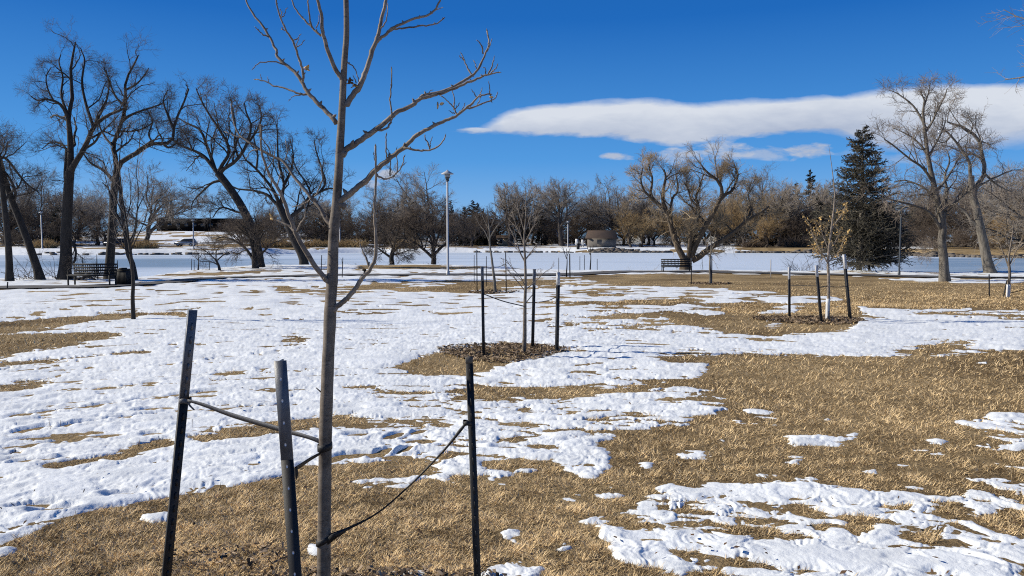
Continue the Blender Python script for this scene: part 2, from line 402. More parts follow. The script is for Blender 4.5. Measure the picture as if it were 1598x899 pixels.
paint([(1300, 820), (1400, 830), (1598, 840), (1598, 910), (1260, 910), (1250, 860)], .87)
paint([(1230, 780), (1290, 800), (1280, 812), (1235, 800)], .15)
paint([(1320, 808), (1355, 812), (1372, 825), (1345, 832), (1325, 822)], .02)
paint([(1395, 828), (1470, 838), (1465, 848), (1410, 842)], .15)
paint([(1375, 868), (1425, 866), (1425, 874), (1380, 874)], .1)
paint([(1440, 893), (1462, 888), (1465, 896), (1445, 899)], .05)
paint([(1530, 802), (1598, 798), (1700, 800), (1700, 835), (1560, 832), (1530, 818)], .05)
paint([(1440, 745), (1500, 750), (1510, 770), (1460, 775), (1430, 765)], .08)
paint([(1490, 655), (1560, 650), (1598, 640), (1820, 640), (1820, 700), (1598, 702), (1540, 690), (1500, 680)], .62)
paint([(1540, 645), (1598, 640), (1598, 655), (1550, 655)], .95)
paint([(1230, 692), (1280, 682), (1340, 672), (1345, 682), (1280, 690), (1240, 698)], .95)
paint([(1345, 730), (1390, 740), (1385, 750), (1350, 742)], .95)
paint([(1488, 705), (1525, 703), (1530, 712), (1490, 710)], .8)
paint([(1060, 705), (1095, 704), (1105, 716), (1070, 716)], .95)
paint([(1140, 648), (1200, 638), (1215, 655), (1145, 662)], .8)
for (x, y, w) in [(1430, 573, 7), (1535, 566, 10), (1370, 605, 10), (1260, 622, 6), (1180, 640, 14), (1258, 624, 5), (1440, 616, 8), (1555, 615, 8), (1420, 587, 6), (1295, 652, 5), (955, 765, 8), (1070, 660, 10), (1330, 650, 5), (1575, 700, 20)]:
    w *= 1.5; paint([(x - w, y + 2), (x - w / 3, y - 4), (x + w, y), (x + w / 2, y + 5), (x - w / 2, y + 5)], 1)
def isl(x, y, w, h, c=.84):
    paint([(x + w * math.cos(t) * (1 + .25 * math.sin(3 * t + x)), y + h * math.sin(t)) for t in np.linspace(0, 2 * math.pi, 12)[:-1]], c)
for a_ in [(655, 862, 20, 11), (798, 838, 22, 15), (800, 890, 46, 18), (638, 896, 34, 14), (492, 860, 17, 11), (1083, 711, 28, 10), (1285, 686, 62, 9), (1368, 738, 26, 10), (1178, 654, 40, 10), (1508, 709, 24, 8), (600, 756, 60, 9), (955, 770, 20, 8), (1010, 725, 14, 7), (1460, 690, 16, 7), (880, 850, 14, 9), (245, 808, 26, 8), (1240, 720, 16, 6), (1130, 690, 14, 6), (960, 600, 20, 5)]: isl(*a_)
paint([(700, 745), (900, 740), (960, 760), (860, 800), (740, 790)], .14)
paint([(1160, 650), (1240, 655), (1230, 668), (1150, 672)], .2)
paint([(1340, 700), (1560, 690), (1640, 730), (1380, 745)], .22)
paint([(1380, 735), (1470, 745), (1420, 752), (1370, 748)], .5)
paint([(560, 790), (700, 800), (720, 880), (600, 890)], .06)
paint([(1200, 562), (1500, 566), (1480, 620), (1220, 610)], .05)
# bank and far side (rows above the lip)
paint([(-220, 374), (1820, 374), (1820, 394), (-220, 394)], .55)
paint([(-220, 391), (540, 389), (860, 386), (860, 400), (-220, 404)], .93)
paint([(-220, 376), (560, 376), (860, 378), (860, 386), (560, 388), (420, 388), (-220, 390)], .45)
paint([(0, 393), (30, 384), (100, 386), (100, 391)], .97)
paint([(870, 383), (1200, 380), (1200, 390), (870, 392)], .8)
paint([(1140, 382), (1190, 378), (1270, 380), (1200, 390), (1150, 390)], .1)
paint([(1190, 386), (1270, 384), (1360, 386), (1360, 396), (1190, 396)], .05)
paint([(1360, 380), (1598, 380), (1820, 380), (1820, 400), (1360, 400)], .12)
paint([(1360, 384), (1460, 383), (1460, 387), (1360, 388)], .95)
paint([(230, 430), (300, 427), (425, 421), (440, 423), (330, 430)], .1)
paint([(560, 415), (690, 415), (760, 417), (740, 420), (560, 420)], .08)
paint([(900, 428), (960, 425), (1300, 425), (1598, 432), (1598, 434), (1300, 429), (960, 428)], .9)
def boxblur(a, r, ax):
    k = 2 * r + 1
    p = np.pad(a, [(r, r) if i == ax else (0, 0) for i in (0, 1)], mode='edge')
    c = np.cumsum(p, axis=ax); z = np.zeros_like(np.take(c, [0], ax)); c = np.concatenate([z, c], ax)
    return (np.take(c, range(k, c.shape[ax]), ax) - np.take(c, range(0, c.shape[ax] - k), ax)) / k
cov2 = boxblur(boxblur(cov, 2, 1), 2, 1)
cb = boxblur(boxblur(boxblur(cov2, 4, 1), 1, 0), 2, 0)
wrow = sm(np.arange(CH) * 2 + CY0, 430, 560)[:, None]
cov = cov2 * (1 - wrow) + cb * wrow
def cover(X, Y, Z):
    px, py = to_px(X, Y, Z)
    i = np.clip((px + 200) / 2 - .5, 0, CW - 1.001); j = np.clip((py - CY0) / 2 - .5, 0, CH - 1.001)
    i0 = i.astype(int); j0 = j.astype(int); fi = i - i0; fj = j - j0
    c = (cov[j0, i0] * (1 - fi) + cov[j0, i0 + 1] * fi) * (1 - fj) + (cov[j0 + 1, i0] * (1 - fi) + cov[j0 + 1, i0 + 1] * fi) * fj
    back = sm(-Y, -2.2, 1.0)
    return c * (1 - back) + .5 * back
def snow_e(X, Y, Z):
    c = cover(X, Y, Z)
    # wind-laid streaks: direction turns from up-right on the left to up-left on the right
    u = X / np.maximum(Y, 2)
    ang = np.radians(np.interp(u, [-.6, -.1, .15, .6], [42, 70, 110, 140]))
    ca, sa = np.cos(np.pi / 2 - ang), np.sin(np.pi / 2 - ang)
    a = X * ca + Y * sa; b_ = -X * sa + Y * ca
    near = 1 - sm(Y, 12, 22)
    n1 = fbm(a / .75, b_ / .20, 4, 21) * near + fbm(X / 2.2, Y / 1.3, 5, 31) * (1 - near) * (1 - sm(Y, 90, 130)) + fbm(X / 9, Y / 16, 3, 33) * sm(Y, 90, 130)
    n2 = fbm(X * .5 / .8 + .5 * Y, Y / .5, 3, 41)
    wx = X + .12 * vnoise(X / .2, Y / .2, 51); wy = Y + .12 * vnoise(X / .2 + 9, Y / .2, 52)
    n3 = fbm(wx / .22, wy / .16, 4, 61, .7)
    n = (n1 + .35 * n2 * near + .70 * n3 * (1 - sm(Y, 10, 30))) / 0.58
    nn = 1 / (1 + np.exp(-1.7 * n))
    return c - .012 - (.93 * nn + .03) + .035 + .05 * (1 - sm(Y, 4.5, 9))
# ------------------------------------------------------------------ ground grid (polar sheet around the viewpoint, out to the horizon)
def radii(step):
    rows = np.arange(1500, 424, -step)
    r1 = 1.62 * F / (rows - HOR)
    r0 = np.geomspace(.25, r1[0] * .97, 14)
    r1b = np.linspace(r1[-1] * 1.004, 66, 70)
    r2 = np.linspace(66.8, 175, 150)
    r3 = np.concatenate([np.geomspace(178, 420, 80), np.geomspace(430, 6000, 24)])
    return np.concatenate([r0, r1, r1b, r2, r3])
def angles(step):
    d = np.arange(-42, 42.01, step)
    side = np.linspace(42.8, 317.2, 90)
    return np.radians(np.concatenate([d, side]))
def polar(rs, an):
    X = rs[:, None] * np.sin(an)[None, :]; Y = rs[:, None] * np.cos(an)[None, :]
    return X, Y
def grid_faces(nr, na):
    i = np.arange(nr * na).reshape(nr, na); j = np.roll(i, -1, axis=1)
    return np.stack([i[:-1], i[1:], j[1:], j[:-1]], -1).reshape(-1, 4)
rs = radii(3.0); an = angles(.16)
X, Y = polar(rs, an); Z = terrain(X, Y)
fq = grid_faces(len(rs), len(an))
cen = len(X.ravel())
V = np.stack([X.ravel(), Y.ravel(), Z.ravel()], 1)
V = np.vstack([V, [[0, 0, gz(0, .1)]]])
ft = np.stack([np.full(len(an), cen), np.arange(len(an)), np.roll(np.arange(len(an)), -1)], 1)
ground = mk('ground', V, fq, ft[:, [0, 2, 1]], M['turf'], smooth=True); tag(ground, kind='structure')
# snow sheet, lying where the coverage says
rs = radii(1.15); an = angles(.072)
X, Y = polar(rs, an); Z = terrain(X, Y)
e = snow_e(X, Y, Z)
far_ = sm(Y, 60, 120)
thick = .011 * sm(e, 0, .45) + .001 * sm(e, 0, .04) + .015 * sm(e, .30, .9)
dent = vnoise(X / .36, Y / .22, 71)
dent2 = vnoise(X / .055, Y / .055, 72)
mel = fbm(X / .75, Y / .42, 4, 73, .5)
rel = .0085 * np.abs(mel) + .0040 * dent + .0008 * dent2 + .012 * fbm(X / .9, Y / .55, 2, 76)
rel = rel * sm(e, 0.02, .25) * (1 - .6 * sm(Y, 25, 45)) + .035 * fbm(X / 1.1, Y / .8, 2, 74) * sm(Y, 9, 25) * sm(e, 0.05, .3)
thick = thick + rel
def foot(px, py, L, W, dep, angd):
    global thick
    p = hit(px, py); dx = X - p[0]; dy = Y - p[1]
    a = math.radians(angd); u = dx * math.cos(a) + dy * math.sin(a); v = -dx * math.sin(a) + dy * math.cos(a)
    r = np.sqrt((u / L) ** 2 + (v / W) ** 2)
    thick = thick - dep * .7 * (1 - sm(r, .55, 1.15)) + .006 * np.exp(-((r - 1.3) / .22) ** 2)
for (a_, b_, L, W, dp, g_) in [(50, 792, .16, .06, .05, 20), (84, 797, .15, .06, .05, 20), (95, 686, .42, .07, .055, 8), (240, 678, .12, .06, .04, 10), (790, 700, .13, .06, .04, -10), (620, 715, .12, .06, .04, 0), (190, 775, .13, .06, .045, 12), (130, 600, .2, .08, .05, 10), (310, 620, .2, .08, .05, 10), (240, 640, .2, .08, .04, 30), (350, 640, .2, .08, .04, 30), (560, 680, .14, .07, .045, 10), (660, 690, .14, .07, .045, 10), (905, 615, .2, .08, .04, 10), (1110, 560, .2, .08, .05, 0)]:
    foot(a_, b_, L, W, dp, g_)
for k in range(70):
    t_ = k / 70; px_ = 20 + 640 * ((k * .618) % 1); py_ = 470 + 280 * ((k * .377) % 1)
    if py_ > 800 - px_ * .12: continue
    foot(px_, py_, random.uniform(.12, .17), random.uniform(.05, .075), random.uniform(.025, .05), random.uniform(0, 70))
Zs = Z - .005 + np.where(e > 0, thick, -.05 + 0 * e)
Zs = Zs * 1.0 + .03 * far_ * (e > 0)
under = (Z < POND_Z - .05)
keep_v = (e > -.05) & ~under
fq = grid_faces(len(rs), len(an))
kf = keep_v.ravel()[fq].any(1) & ~under.ravel()[fq].all(1)
fq = fq[kf]
used = np.zeros(X.size, bool); used[fq.ravel()] = True
remap = np.cumsum(used) - 1
V = np.stack([X.ravel(), Y.ravel(), Zs.ravel()], 1)[used]
snow = mk('snow', V, remap[fq], None, M['snow'], smooth=True)
tag(snow, 'patchy melting snow lying on the dry turf', 'snow', kind='stuff')
# ice
xs = np.linspace(-260, 260, 130); ys = np.linspace(38, 190, 80)
XX, YY = np.meshgrid(xs, ys); i = np.arange(XX.size).reshape(XX.shape)
q = np.stack([i[:-1, :-1], i[:-1, 1:], i[1:, 1:], i[1:, :-1]], -1).reshape(-1, 4)
u = XX / YY; pxx = CX + F * u
bare = np.exp(-((pxx - 230) / 230) ** 2) * sm(YY, 72, 82) * (1 - sm(YY, 100, 116)) * .52 + sm(pxx, 1330, 1480) * (1 - sm(YY, 108, 118)) * .36 - .12 * sm(pxx, 600, 900) * (1 - sm(pxx, 1200, 1350))
tc_ = np.stack([bare, bare, bare, np.ones_like(bare)], -1).reshape(-1, 4)
ice = mk('ice', np.stack([XX, YY, np.full_like(XX, POND_Z)], -1), q, None, M['ice'], col=tc_); tag(ice, kind='structure')
ice.name = 'pond_ice'
# paths
def ribbon(name, pts, w, mat, dz=.055, kind='structure'):
    pts = np.array(pts, float)
    t = np.linspace(0, len(pts) - 1, len(pts) * 14)
    P = np.stack([np.interp(t, np.arange(len(pts)), pts[:, k]) for k in range(2)], 1)
    T = np.gradient(P, axis=0); T /= np.linalg.norm(T, axis=1, keepdims=True); Nn = np.stack([-T[:, 1], T[:, 0]], 1)
    rows = [P + Nn * w * s for s in np.linspace(-.5, .5, 5)]
    A = np.stack(rows, 1); z = terrain(A[..., 0], A[..., 1]) + dz
    V = np.concatenate([A, z[..., None]], -1)
    i = np.arange(V.shape[0] * 5).reshape(-1, 5)
    q = np.stack([i[:-1, :-1], i[1:, :-1], i[1:, 1:], i[:-1, 1:]], -1).reshape(-1, 4)
    return tag(mk(name, V, q, None, mat, smooth=True), kind=kind)
def gp(px, py): p = hit(px, py); return (p[0], p[1])
ribbon('path', [gp(-300, 456), gp(0, 450), gp(130, 449), gp(260, 441), gp(350, 434), gp(480, 431), gp(650, 429), gp(830, 430), gp(1000, 424.5), gp(1100, 424.3), gp(1300, 429), gp(1450, 433), gp(1700, 435)], 1.7, M['asphalt'])
def wpt(px, Y): return ((px - CX) / F * Y, Y)
ribbon('road', [wpt(-200, 175), wpt(60, 178), wpt(200, 182), wpt(300, 196), wpt(420, 230), wpt(600, 270), wpt(700, 300)], 7, M['asphalt'], .06)
# ------------------------------------------------------------------ dry grass blades
def blades(n, py0, py1, seed, lscale=1.0):
    rg = np.random.default_rng(seed)
    px = rg.uniform(-260, 1860, n); py = py0 + (py1 - py0) * rg.uniform(0, 1, n) ** .8
    Yd = 1.64 * F / (py - HOR); Xd = (px - CX) / F * Yd
    Zd = terrain(Xd, Yd)
    ee = snow_e(Xd, Yd, Zd)
    k = ee < .10 * rg.uniform(0, 1, n) ** 3 * (1 - .7 * sm(Yd, 12, 20))
    Xd, Yd, Zd = Xd[k], Yd[k], Zd[k]; n = len(Xd)
    cl = fbm(Xd / .16, Yd / .16, 3, 91)
    L = (.026 + .030 * rg.uniform(0, 1, n) + .020 * cl) * (1 + .09 * np.clip(Yd - 5, 0, 40)) * lscale
    L = np.clip(L, .012, .10) * (1 - .45 * sm(Yd, 18, 32))
    W = np.maximum(.0027, np.minimum(Yd, 16) * .00055) * rg.uniform(.6, 1.5, n)
    az = rg.uniform(0, 2 * np.pi, n) + 0.0 * fbm(Xd / .5, Yd / .5, 2, 95) + rg.uniform(-1, 1, n)
    el = np.radians(rg.uniform(5, 50, n)); curl = rg.uniform(-.5, .15, n)
    d = np.stack([np.cos(az) * np.cos(el), np.sin(az) * np.cos(el), np.sin(el)], 1)
    el2 = np.maximum(el + curl, -.1)
    d2 = np.stack([np.cos(az) * np.cos(el2), np.sin(az) * np.cos(el2), np.sin(el2)], 1)
    sdir = np.stack([-np.sin(az), np.cos(az), rg.uniform(-.5, .5, n)], 1)
    p0 = np.stack([Xd, Yd, Zd - .004], 1); p1 = p0 + d * (L * .55)[:, None]; p2 = p1 + d2 * (L * .5)[:, None]
    s = sdir * (W / 2)[:, None]
    V = np.stack([p0 - s, p0 + s, p1 - s * .8, p1 + s * .8, p2], 1).reshape(-1, 3)
    b = np.arange(n)[:, None] * 5
    q = b + np.array([[0, 1, 3, 2]]); t = b + np.array([[2, 3, 4]])
    wet = np.exp(-((ee[k] + .03) / .05) ** 2)
    lv = np.clip(.56 - .14 * wet + .27 * rg.normal(size=n) + .55 * cl + .30 * fbm(Xd / .5, Yd / .5, 3, 97) + .26 * fbm(Xd / 2.5, Yd / 2.5, 2, 99), 0, 1)[:, None]
    # blade tint from dark brown to pale tan, darker in the low tufts
    c = np.array([[.095, .056, .022]]) * (1 - lv) + np.array([[1.0, .74, .40]]) * lv
    c = np.repeat(c[:, None, :], 5, 1).reshape(-1, 3)
    c = np.concatenate([c, np.ones((len(c), 1))], 1)
    return V, q, t, c
V, q, t, c = blades(680000, 470, 1060, 5)
g = mk('grass', V, q, t, M['grass'], col=c); tag(g, 'short dry tan grass matted over the lawn', 'grass', kind='stuff')
V, q, t, c = blades(240000, 426, 480, 6)
g = mk('grass', V, q, t, M['grass'], col=c); tag(g, 'flat tan grass on the far part of the lawn before the pond', 'grass', kind='stuff')
def mulch(cx, cy, rx, ry, n, label, size=.03, z=.012):
    rg = np.random.default_rng(int(cx * 10 + cy * 7) % 999)
    a = rg.uniform(0, 2 * np.pi, n); r = np.sqrt(rg.uniform(0, 1, n)) * (1 + .12 * np.sin(3 * a))
    x = cx + rx * r * np.cos(a); y = cy + ry * r * np.sin(a); zz = terrain(x, y) + z + rg.uniform(0, .022, n)
    U = rg.normal(size=(n, 3)); U[:, 2] *= .35; U /= np.linalg.norm(U, axis=1, keepdims=True)
    Wv = np.cross(U, np.stack([rg.normal(size=n) * .4, rg.normal(size=n) * .4, np.ones(n)], 1)); Wv /= np.linalg.norm(Wv, axis=1, keepdims=True)
    l = rg.uniform(.5, 1.5, n)[:, None] * size; w = rg.uniform(.2, .6, n)[:, None] * size
    p = np.stack([x, y, zz], 1)
    V = np.stack([p - U * l - Wv * w, p + U * l - Wv * w * .7, p + U * l + Wv * w, p - U * l + Wv * w * .8, p + np.array([0, 0, 1]) * size * .2], 1)
    b = np.arange(n)[:, None] * 5
    t = np.concatenate([b + np.array([[0, 1, 4]]), b + np.array([[1, 2, 4]]), b + np.array([[2, 3, 4]]), b + np.array([[3, 0, 4]])])
    lv = rg.uniform(0, 1, n) ** 2.2
    c = np.array([.065, .043, .026]) * (1 - lv[:, None]) + np.array([.50, .37, .24]) * lv[:, None]
    c = np.concatenate([np.repeat(c[:, None], 5, 1).reshape(-1, 3), np.ones((n * 5, 1))], 1)
    o = mk('mulch', V.reshape(-1, 3), None, t, M['mulch'], col=c)
    return tag(o, label, 'mulch', kind='stuff')
#==SPLIT==
# ------------------------------------------------------------------ tree growing
def resample(pts, k):
    pts = np.asarray(pts, float)
    if len(pts) == 2: return pts[0] + (pts[1] - pts[0]) * np.linspace(0, 1, k)[:, None]
    # Catmull-Rom
    P = np.vstack([2 * pts[0] - pts[1], pts, 2 * pts[-1] - pts[-2]])
    out = []
    n = len(pts) - 1
    for t in np.linspace(0, n, k):
        i = min(int(t), n - 1); f = t - i
        a, b, c, d = P[i], P[i + 1], P[i + 2], P[i + 3]
        out.append(.5 * (2 * b + (c - a) * f + (2 * a - 5 * b + 4 * c - d) * f * f + (3 * b - a - 3 * c + d) * f ** 3))
    return np.array(out)
def spawn(P, R, n, ang, lf, k, rg, tmin=.25, tmax=1.0, up=.0, jit=.18, rfac=.55, rend=.35, minr=.004, lmin=.0, lmax=99, flat=0, shape=None):
    Np, K, _ = P.shape
    T = np.gradient(P, axis=1); Ln = np.linalg.norm(np.diff(P, axis=1), axis=2).sum(1)
    t = (np.arange(n)[None, :] + rg.uniform(0, 1, (Np, n))) / n
    t = tmin + (tmax - tmin) * t
    fi = t * (K - 1) * .999; i0 = fi.astype(int); f = (fi - i0)[..., None]
    r_ = np.arange(Np)[:, None]
    p = P[r_, i0] * (1 - f) + P[r_, i0 + 1] * f
    rr = R[r_, i0] * (1 - f[..., 0]) + R[r_, i0 + 1] * f[..., 0]
    tt = T[r_, i0]; tt = tt / (np.linalg.norm(tt, axis=2, keepdims=True) + 1e-9)
    L = Ln[:, None] * lf * (1.15 - .65 * t) * rg.uniform(.55, 1.25, (Np, n))
    if shape is not None: L = L * shape(t)
    L = np.clip(L, lmin, lmax)
    m = Np * n
    p = p.reshape(m, 3); tt = tt.reshape(m, 3); L = L.reshape(m); rr = rr.reshape(m)
    rnd = rg.normal(size=(m, 3)); rnd[:, 2] *= (1 - flat); perp = rnd - (rnd * tt).sum(1, keepdims=True) * tt; perp /= np.linalg.norm(perp, axis=1, keepdims=True) + 1e-9
    a = np.radians(rg.uniform(ang[0], ang[1], m))[:, None]
    d = tt * np.cos(a) + perp * np.sin(a)
    seg = L[:, None] / (k - 1)
    out = [p]; 
    for s in range(k - 1):
        d = d + rg.normal(size=(m, 3)) * jit; d[:, 2] += up
        d = d / np.linalg.norm(d, axis=1, keepdims=True)
        out.append(out[-1] + d * seg)
    C = np.stack(out, 1)
    r0 = np.maximum(np.minimum(rr * rfac, L * .03 + minr), minr)
    RR = r0[:, None] * (1 + (rend - 1) * np.linspace(0, 1, k)[None, :])
    return C, np.maximum(RR, minr * .6)
def trace_limbs(limbs, Y0, rg, kk=14, rpx=None, spread=.5, jit=.0):
    """limbs: (points px, width px start, width px end[, depth slope])"""
    Ps, Rs = [], []
    for l in limbs:
        pts, w0, w1 = l[0], l[1], l[2]
        sl = l[3] if len(l) > 3 else rg.uniform(-spread, spread)
        off = l[4] if len(l) > 4 else 0.0
        w = []
        acc = 0.0; prev = None
        for (x, y) in pts:
            if prev is not None: acc += math.hypot(x - prev[0], y - prev[1]) / F * Y0 * sl
            prev = (x, y)
            w.append(at(x, y, Y0 + off + acc))
        Pk = resample(w, kk)
        if jit: Pk[1:-1] += rg.normal(size=(kk - 2, 3)) * jit
        Ps.append(Pk); Rs.append(np.linspace(w0, w1, kk) / F * Y0 / 2)
    return np.array(Ps), np.array(Rs)
def put_tree(name, origin, trunk_mb, crown_mb, mt, mc, label, cat='tree', group=None):
    e_ = empty(name, origin, label, cat, group)
    trunk_mb.build('trunk', mt, e_, smooth=True, origin=origin)
    if crown_mb is not None: crown_mb.build('crown', mc, e_, origin=origin)
    return e_
def flare(P, R, amt=.45, h=.5):
    d = P[:, 2] - P[0, 2]
    return R * (1 + amt * np.exp(-np.maximum(d, 0) / h))
def traced_tree(label, limbs, Y0, mt, mc, seed, levels, name='bare_tree', twig=.0048, spread=.5, group=None, jitw=.0, fl=.45, base_extra=.25, extra=None, ground_y=None):
    rg = np.random.default_rng(seed)
    P, R = trace_limbs(limbs, Y0, rg, spread=spread, jit=jitw)
    g0 = gz(P[0, 0, 0], P[0, 0, 1]); org = np.array([P[0, 0, 0], P[0, 0, 1], g0])
    P[0, 0, 2] = min(P[0, 0, 2], g0 - base_extra)
    R[0] = flare(P[0], R[0], fl, .35)
    tm = MB(); tm.tubes(P, R, 10)
    cm = MB()
    A, AR = P, R
    Pl, Rl = P, R
    for lv in levels:
        which = lv.pop('src', 'last')
        src = {'last': (A, AR), 'limbs': (P[1:], R[1:]), 'all': (P, R)}[which]
        thick_ = lv.pop('thick', False)
        C, CR = spawn(src[0], src[1], rg=rg, minr=twig if not thick_ else twig * 1.6, **lv)
        (tm if thick_ else cm).tubes(C, CR, 5 if thick_ else 3)
        lv['src'] = which; lv['thick'] = thick_
        A, AR = C, CR
    if extra: extra(tm, cm, P, R, rg)
    return put_tree(name, org, tm, cm, mt, mc, label, group=group)
def LV(*a): return [dict(x) for x in a]
# typical cottonwood branching
def cotton(n1=7, n2=6, n3=5, n4=4, l=.45, up=.03, m=1.0):
    return LV(dict(src='limbs', thick=True, n=n1, ang=(25, 70), lf=l * 1.1, k=7, tmin=.15, up=up, jit=.24, lmin=.5 * m),
              dict(n=n2, ang=(25, 65), lf=.65, k=6, tmin=.12, up=up, jit=.24, lmin=.45 * m),
              dict(n=n3, ang=(25, 65), lf=.70, k=5, tmin=.12, up=up, jit=.22, lmin=.38 * m),
              dict(n=n4 - 1, ang=(20, 60), lf=.75, k=4, tmin=.12, up=up, jit=.2, lmin=.30 * m))
# ---- near trees on the left bank
traced_tree('tall dark cottonwood with a forked trunk standing just left of the left bench', [
    ([(100, 434), (103, 400), (103, 373), (105, 330), (107, 290), (109, 268)], 18, 13, 0),
    ([(109, 276), (110, 255), (110, 225), (108, 200), (107, 182), (113, 150), (110, 113), (115, 80), (118, 66)], 11, 2, .1),
    ([(110, 270), (115, 258), (132, 231), (147, 197), (169, 180), (188, 172), (200, 165)], 10, 2, -.2),
    ([(146, 199), (134, 162), (128, 128), (132, 94), (126, 78)], 5, 1.5, .2),
    ([(106, 290), (103, 275), (104, 252), (105, 233)], 8, 6, .2),
    ([(108, 205), (105, 182), (93, 162), (73, 155), (59, 157), (48, 150)], 6, 1.5, -.3),
    ([(84, 158), (75, 140), (72, 120), (80, 105)], 3, 1.2, .2),
    ([(107, 182), (96, 150), (98, 120), (92, 98), (95, 85)], 4, 1.5, .4),
    ([(131, 233), (148, 222), (160, 205), (178, 212), (190, 205)], 4, 1.4, -.4),
    ([(109, 240), (96, 225), (80, 222), (66, 232)], 4, 1.2, .4),
    ([(150, 190), (165, 160), (170, 130), (162, 105)], 4, 1.2, .3),
    ([(108, 371), (117, 387), (118, 400), (114, 414)], 4.5, 2.5, -.1),
    ([(112, 430), (122, 436), (136, 432), (150, 437)], 6, 2, -.4)], 37, M['bark_dark'], M['twig_dark'], 1, cotton(6, 5, 5, 5, .40, m=.72), twig=.0036, spread=.5)
traced_tree('tall dark cottonwood behind the left bench with a long limb reaching right', [
    ([(170, 430), (172, 400), (175, 358), (177, 309), (181, 275), (183, 262)], 14, 9.5, 0),
    ([(182, 268), (180, 245), (177, 226), (188, 197), (196, 162), (196, 128), (210, 99), (216, 86)], 8, 2, .15),
    ([(183, 266), (192, 250), (211, 241), (225, 230), (240, 224), (256, 224), (269, 219), (272, 197), (281, 172), (294, 143), (290, 132)], 8, 2, -.1),
    ([(254, 224), (262, 230), (272, 226), (280, 215)], 4, 2, -.1),
    ([(270, 200), (262, 180), (255, 157), (262, 140)], 4, 1.3, .2),
    ([(179, 285), (166, 270), (157, 263), (142, 255), (130, 240)], 6, 2, .2),
    ([(190, 190), (200, 182), (215, 175), (245, 165), (255, 160)], 5, 1.4, -.2),
    ([(194, 165), (180, 150), (170, 125), (165, 110)], 4, 1.4, .4),
    ([(197, 140), (212, 132), (225, 118), (232, 106)], 3.5, 1.2, -.3),
    ([(178, 230), (165, 215), (155, 195), (160, 180)], 4, 1.2, .4),
    ([(240, 224), (232, 210), (238, 190), (230, 172)], 3, 1.2, .4),
    ([(186, 205), (205, 205), (225, 200), (240, 190)], 3.5, 1.2, .3)], 38, M['bark_dark'], M['twig_dark'], 2, cotton(6, 5, 5, 5, .40, m=.72), twig=.0036, spread=.5)
traced_tree('dark trunk leaning left at the far left beside the bench trees', [
    ([(64, 437), (55, 410), (45, 381), (29, 339), (16, 307), (6, 275), (0, 250), (-12, 215)], 13, 6, 0),
    ([(20, 318), (24, 300), (16, 280), (2, 262), (-14, 250)], 5, 2, .2),
    ([(-4, 245), (10, 248), (29, 272), (43, 288), (60, 300)], 5, 1.5, -.2),
    ([(-10, 225), (-25, 200), (-35, 170)], 6, 3, 0),
    ([(4, 270), (-6, 255), (4, 235), (8, 215)], 4, 1.2, .2)], 37, M['bark_dark'], M['twig_dark'], 3, cotton(6, 5, 5, 4, .5), spread=.5)
traced_tree('upright dark trunk at the far left edge of the view', [
    ([(15, 439), (14, 400), (11, 360), (5, 307), (0, 270), (-8, 230)], 11, 6, 0),
    ([(6, 315), (18, 300), (30, 290), (36, 270)], 4, 1.5, .3),
    ([(2, 290), (-12, 270), (-30, 262)], 4, 2, .3), ([(-3, 255), (8, 240), (12, 222)], 3, 1.3, .3)], 36, M['bark_dark'], M['twig_dark'], 4, cotton(6, 5, 5, 4, .5))
traced_tree('dark stubby trunk leaning left just behind the trash bin', [
    ([(210, 431), (206, 410), (200, 396), (196, 370), (191, 335), (187, 300), (184, 270)], 9, 3, 0),
    ([(198, 385), (210, 360), (214, 330), (225, 305)], 3, 1.2, .2), ([(194, 350), (180, 330), (172, 300), (160, 285)], 3, 1.2, .2)],
    37, M['bark_dark'], M['twig'], 5, cotton(6, 5, 4, 3, .5), twig=.005)
traced_tree('dark cottonwood leaning left with a broad forked crown on the pond bank', [
    ([(405, 421), (404, 400), (399, 375), (392, 353), (381, 330), (372, 314), (360, 296), (348, 280), (340, 270)], 14, 11, 0),
    ([(342, 273), (328, 255), (317, 243), (300, 234), (282, 227), (265, 215)], 7, 2, .1),
    ([(336, 266), (331, 250), (325, 234), (314, 205), (300, 196), (289, 191), (275, 182)], 6, 1.6, .3),
    ([(340, 272), (345, 260), (357, 241), (355, 225), (349, 213), (335, 191), (321, 170), (310, 148), (306, 138)], 6, 1.6, -.1),
    ([(342, 272), (350, 263), (367, 252), (383, 230), (392, 198), (385, 178), (381, 160)], 7, 1.6, -.2),
    ([(372, 246), (366, 225), (368, 200), (364, 175), (360, 155)], 4, 1.3, .2),
    ([(343, 282), (330, 286), (317, 298), (303, 312), (298, 325)], 4.5, 1.5, .2),
    ([(380, 332), (370, 331), (350, 324), (340, 328), (332, 340)], 4, 1.5, -.2),
    ([(386, 225), (400, 205), (408, 185), (405, 165)], 4, 1.2, .2),
    ([(300, 234), (292, 215), (282, 200)], 3, 1.2, .3)], 56, M['bark_dark'], M['twig_dark'], 6, cotton(7, 6, 5, 4, .45), twig=.008, spread=.4)
traced_tree('dark low tree with many thin stems on the brown strip left of the staked tree', [
    ([(399, 423), (398, 412), (396, 400)], 10, 8, 0),
    ([(397, 408), (385, 390), (370, 378), (352, 370), (338, 372)], 5, 1.4, .2), ([(397, 402), (392, 380), (384, 360), (372, 345)], 5, 1.3, -.3),
    ([(397, 404), (402, 385), (410, 365), (425, 352)], 5, 1.3, .3), ([(398, 408), (412, 392), (425, 380), (440, 375)], 4, 1.3, -.2),
    ([(396, 400), (395, 375), (400, 350), (396, 335)], 4, 1.3, .0)], 53, M['bark_dark'], M['twig_far_brown'], 7, cotton(7, 6, 5, 3, .6), twig=.008)
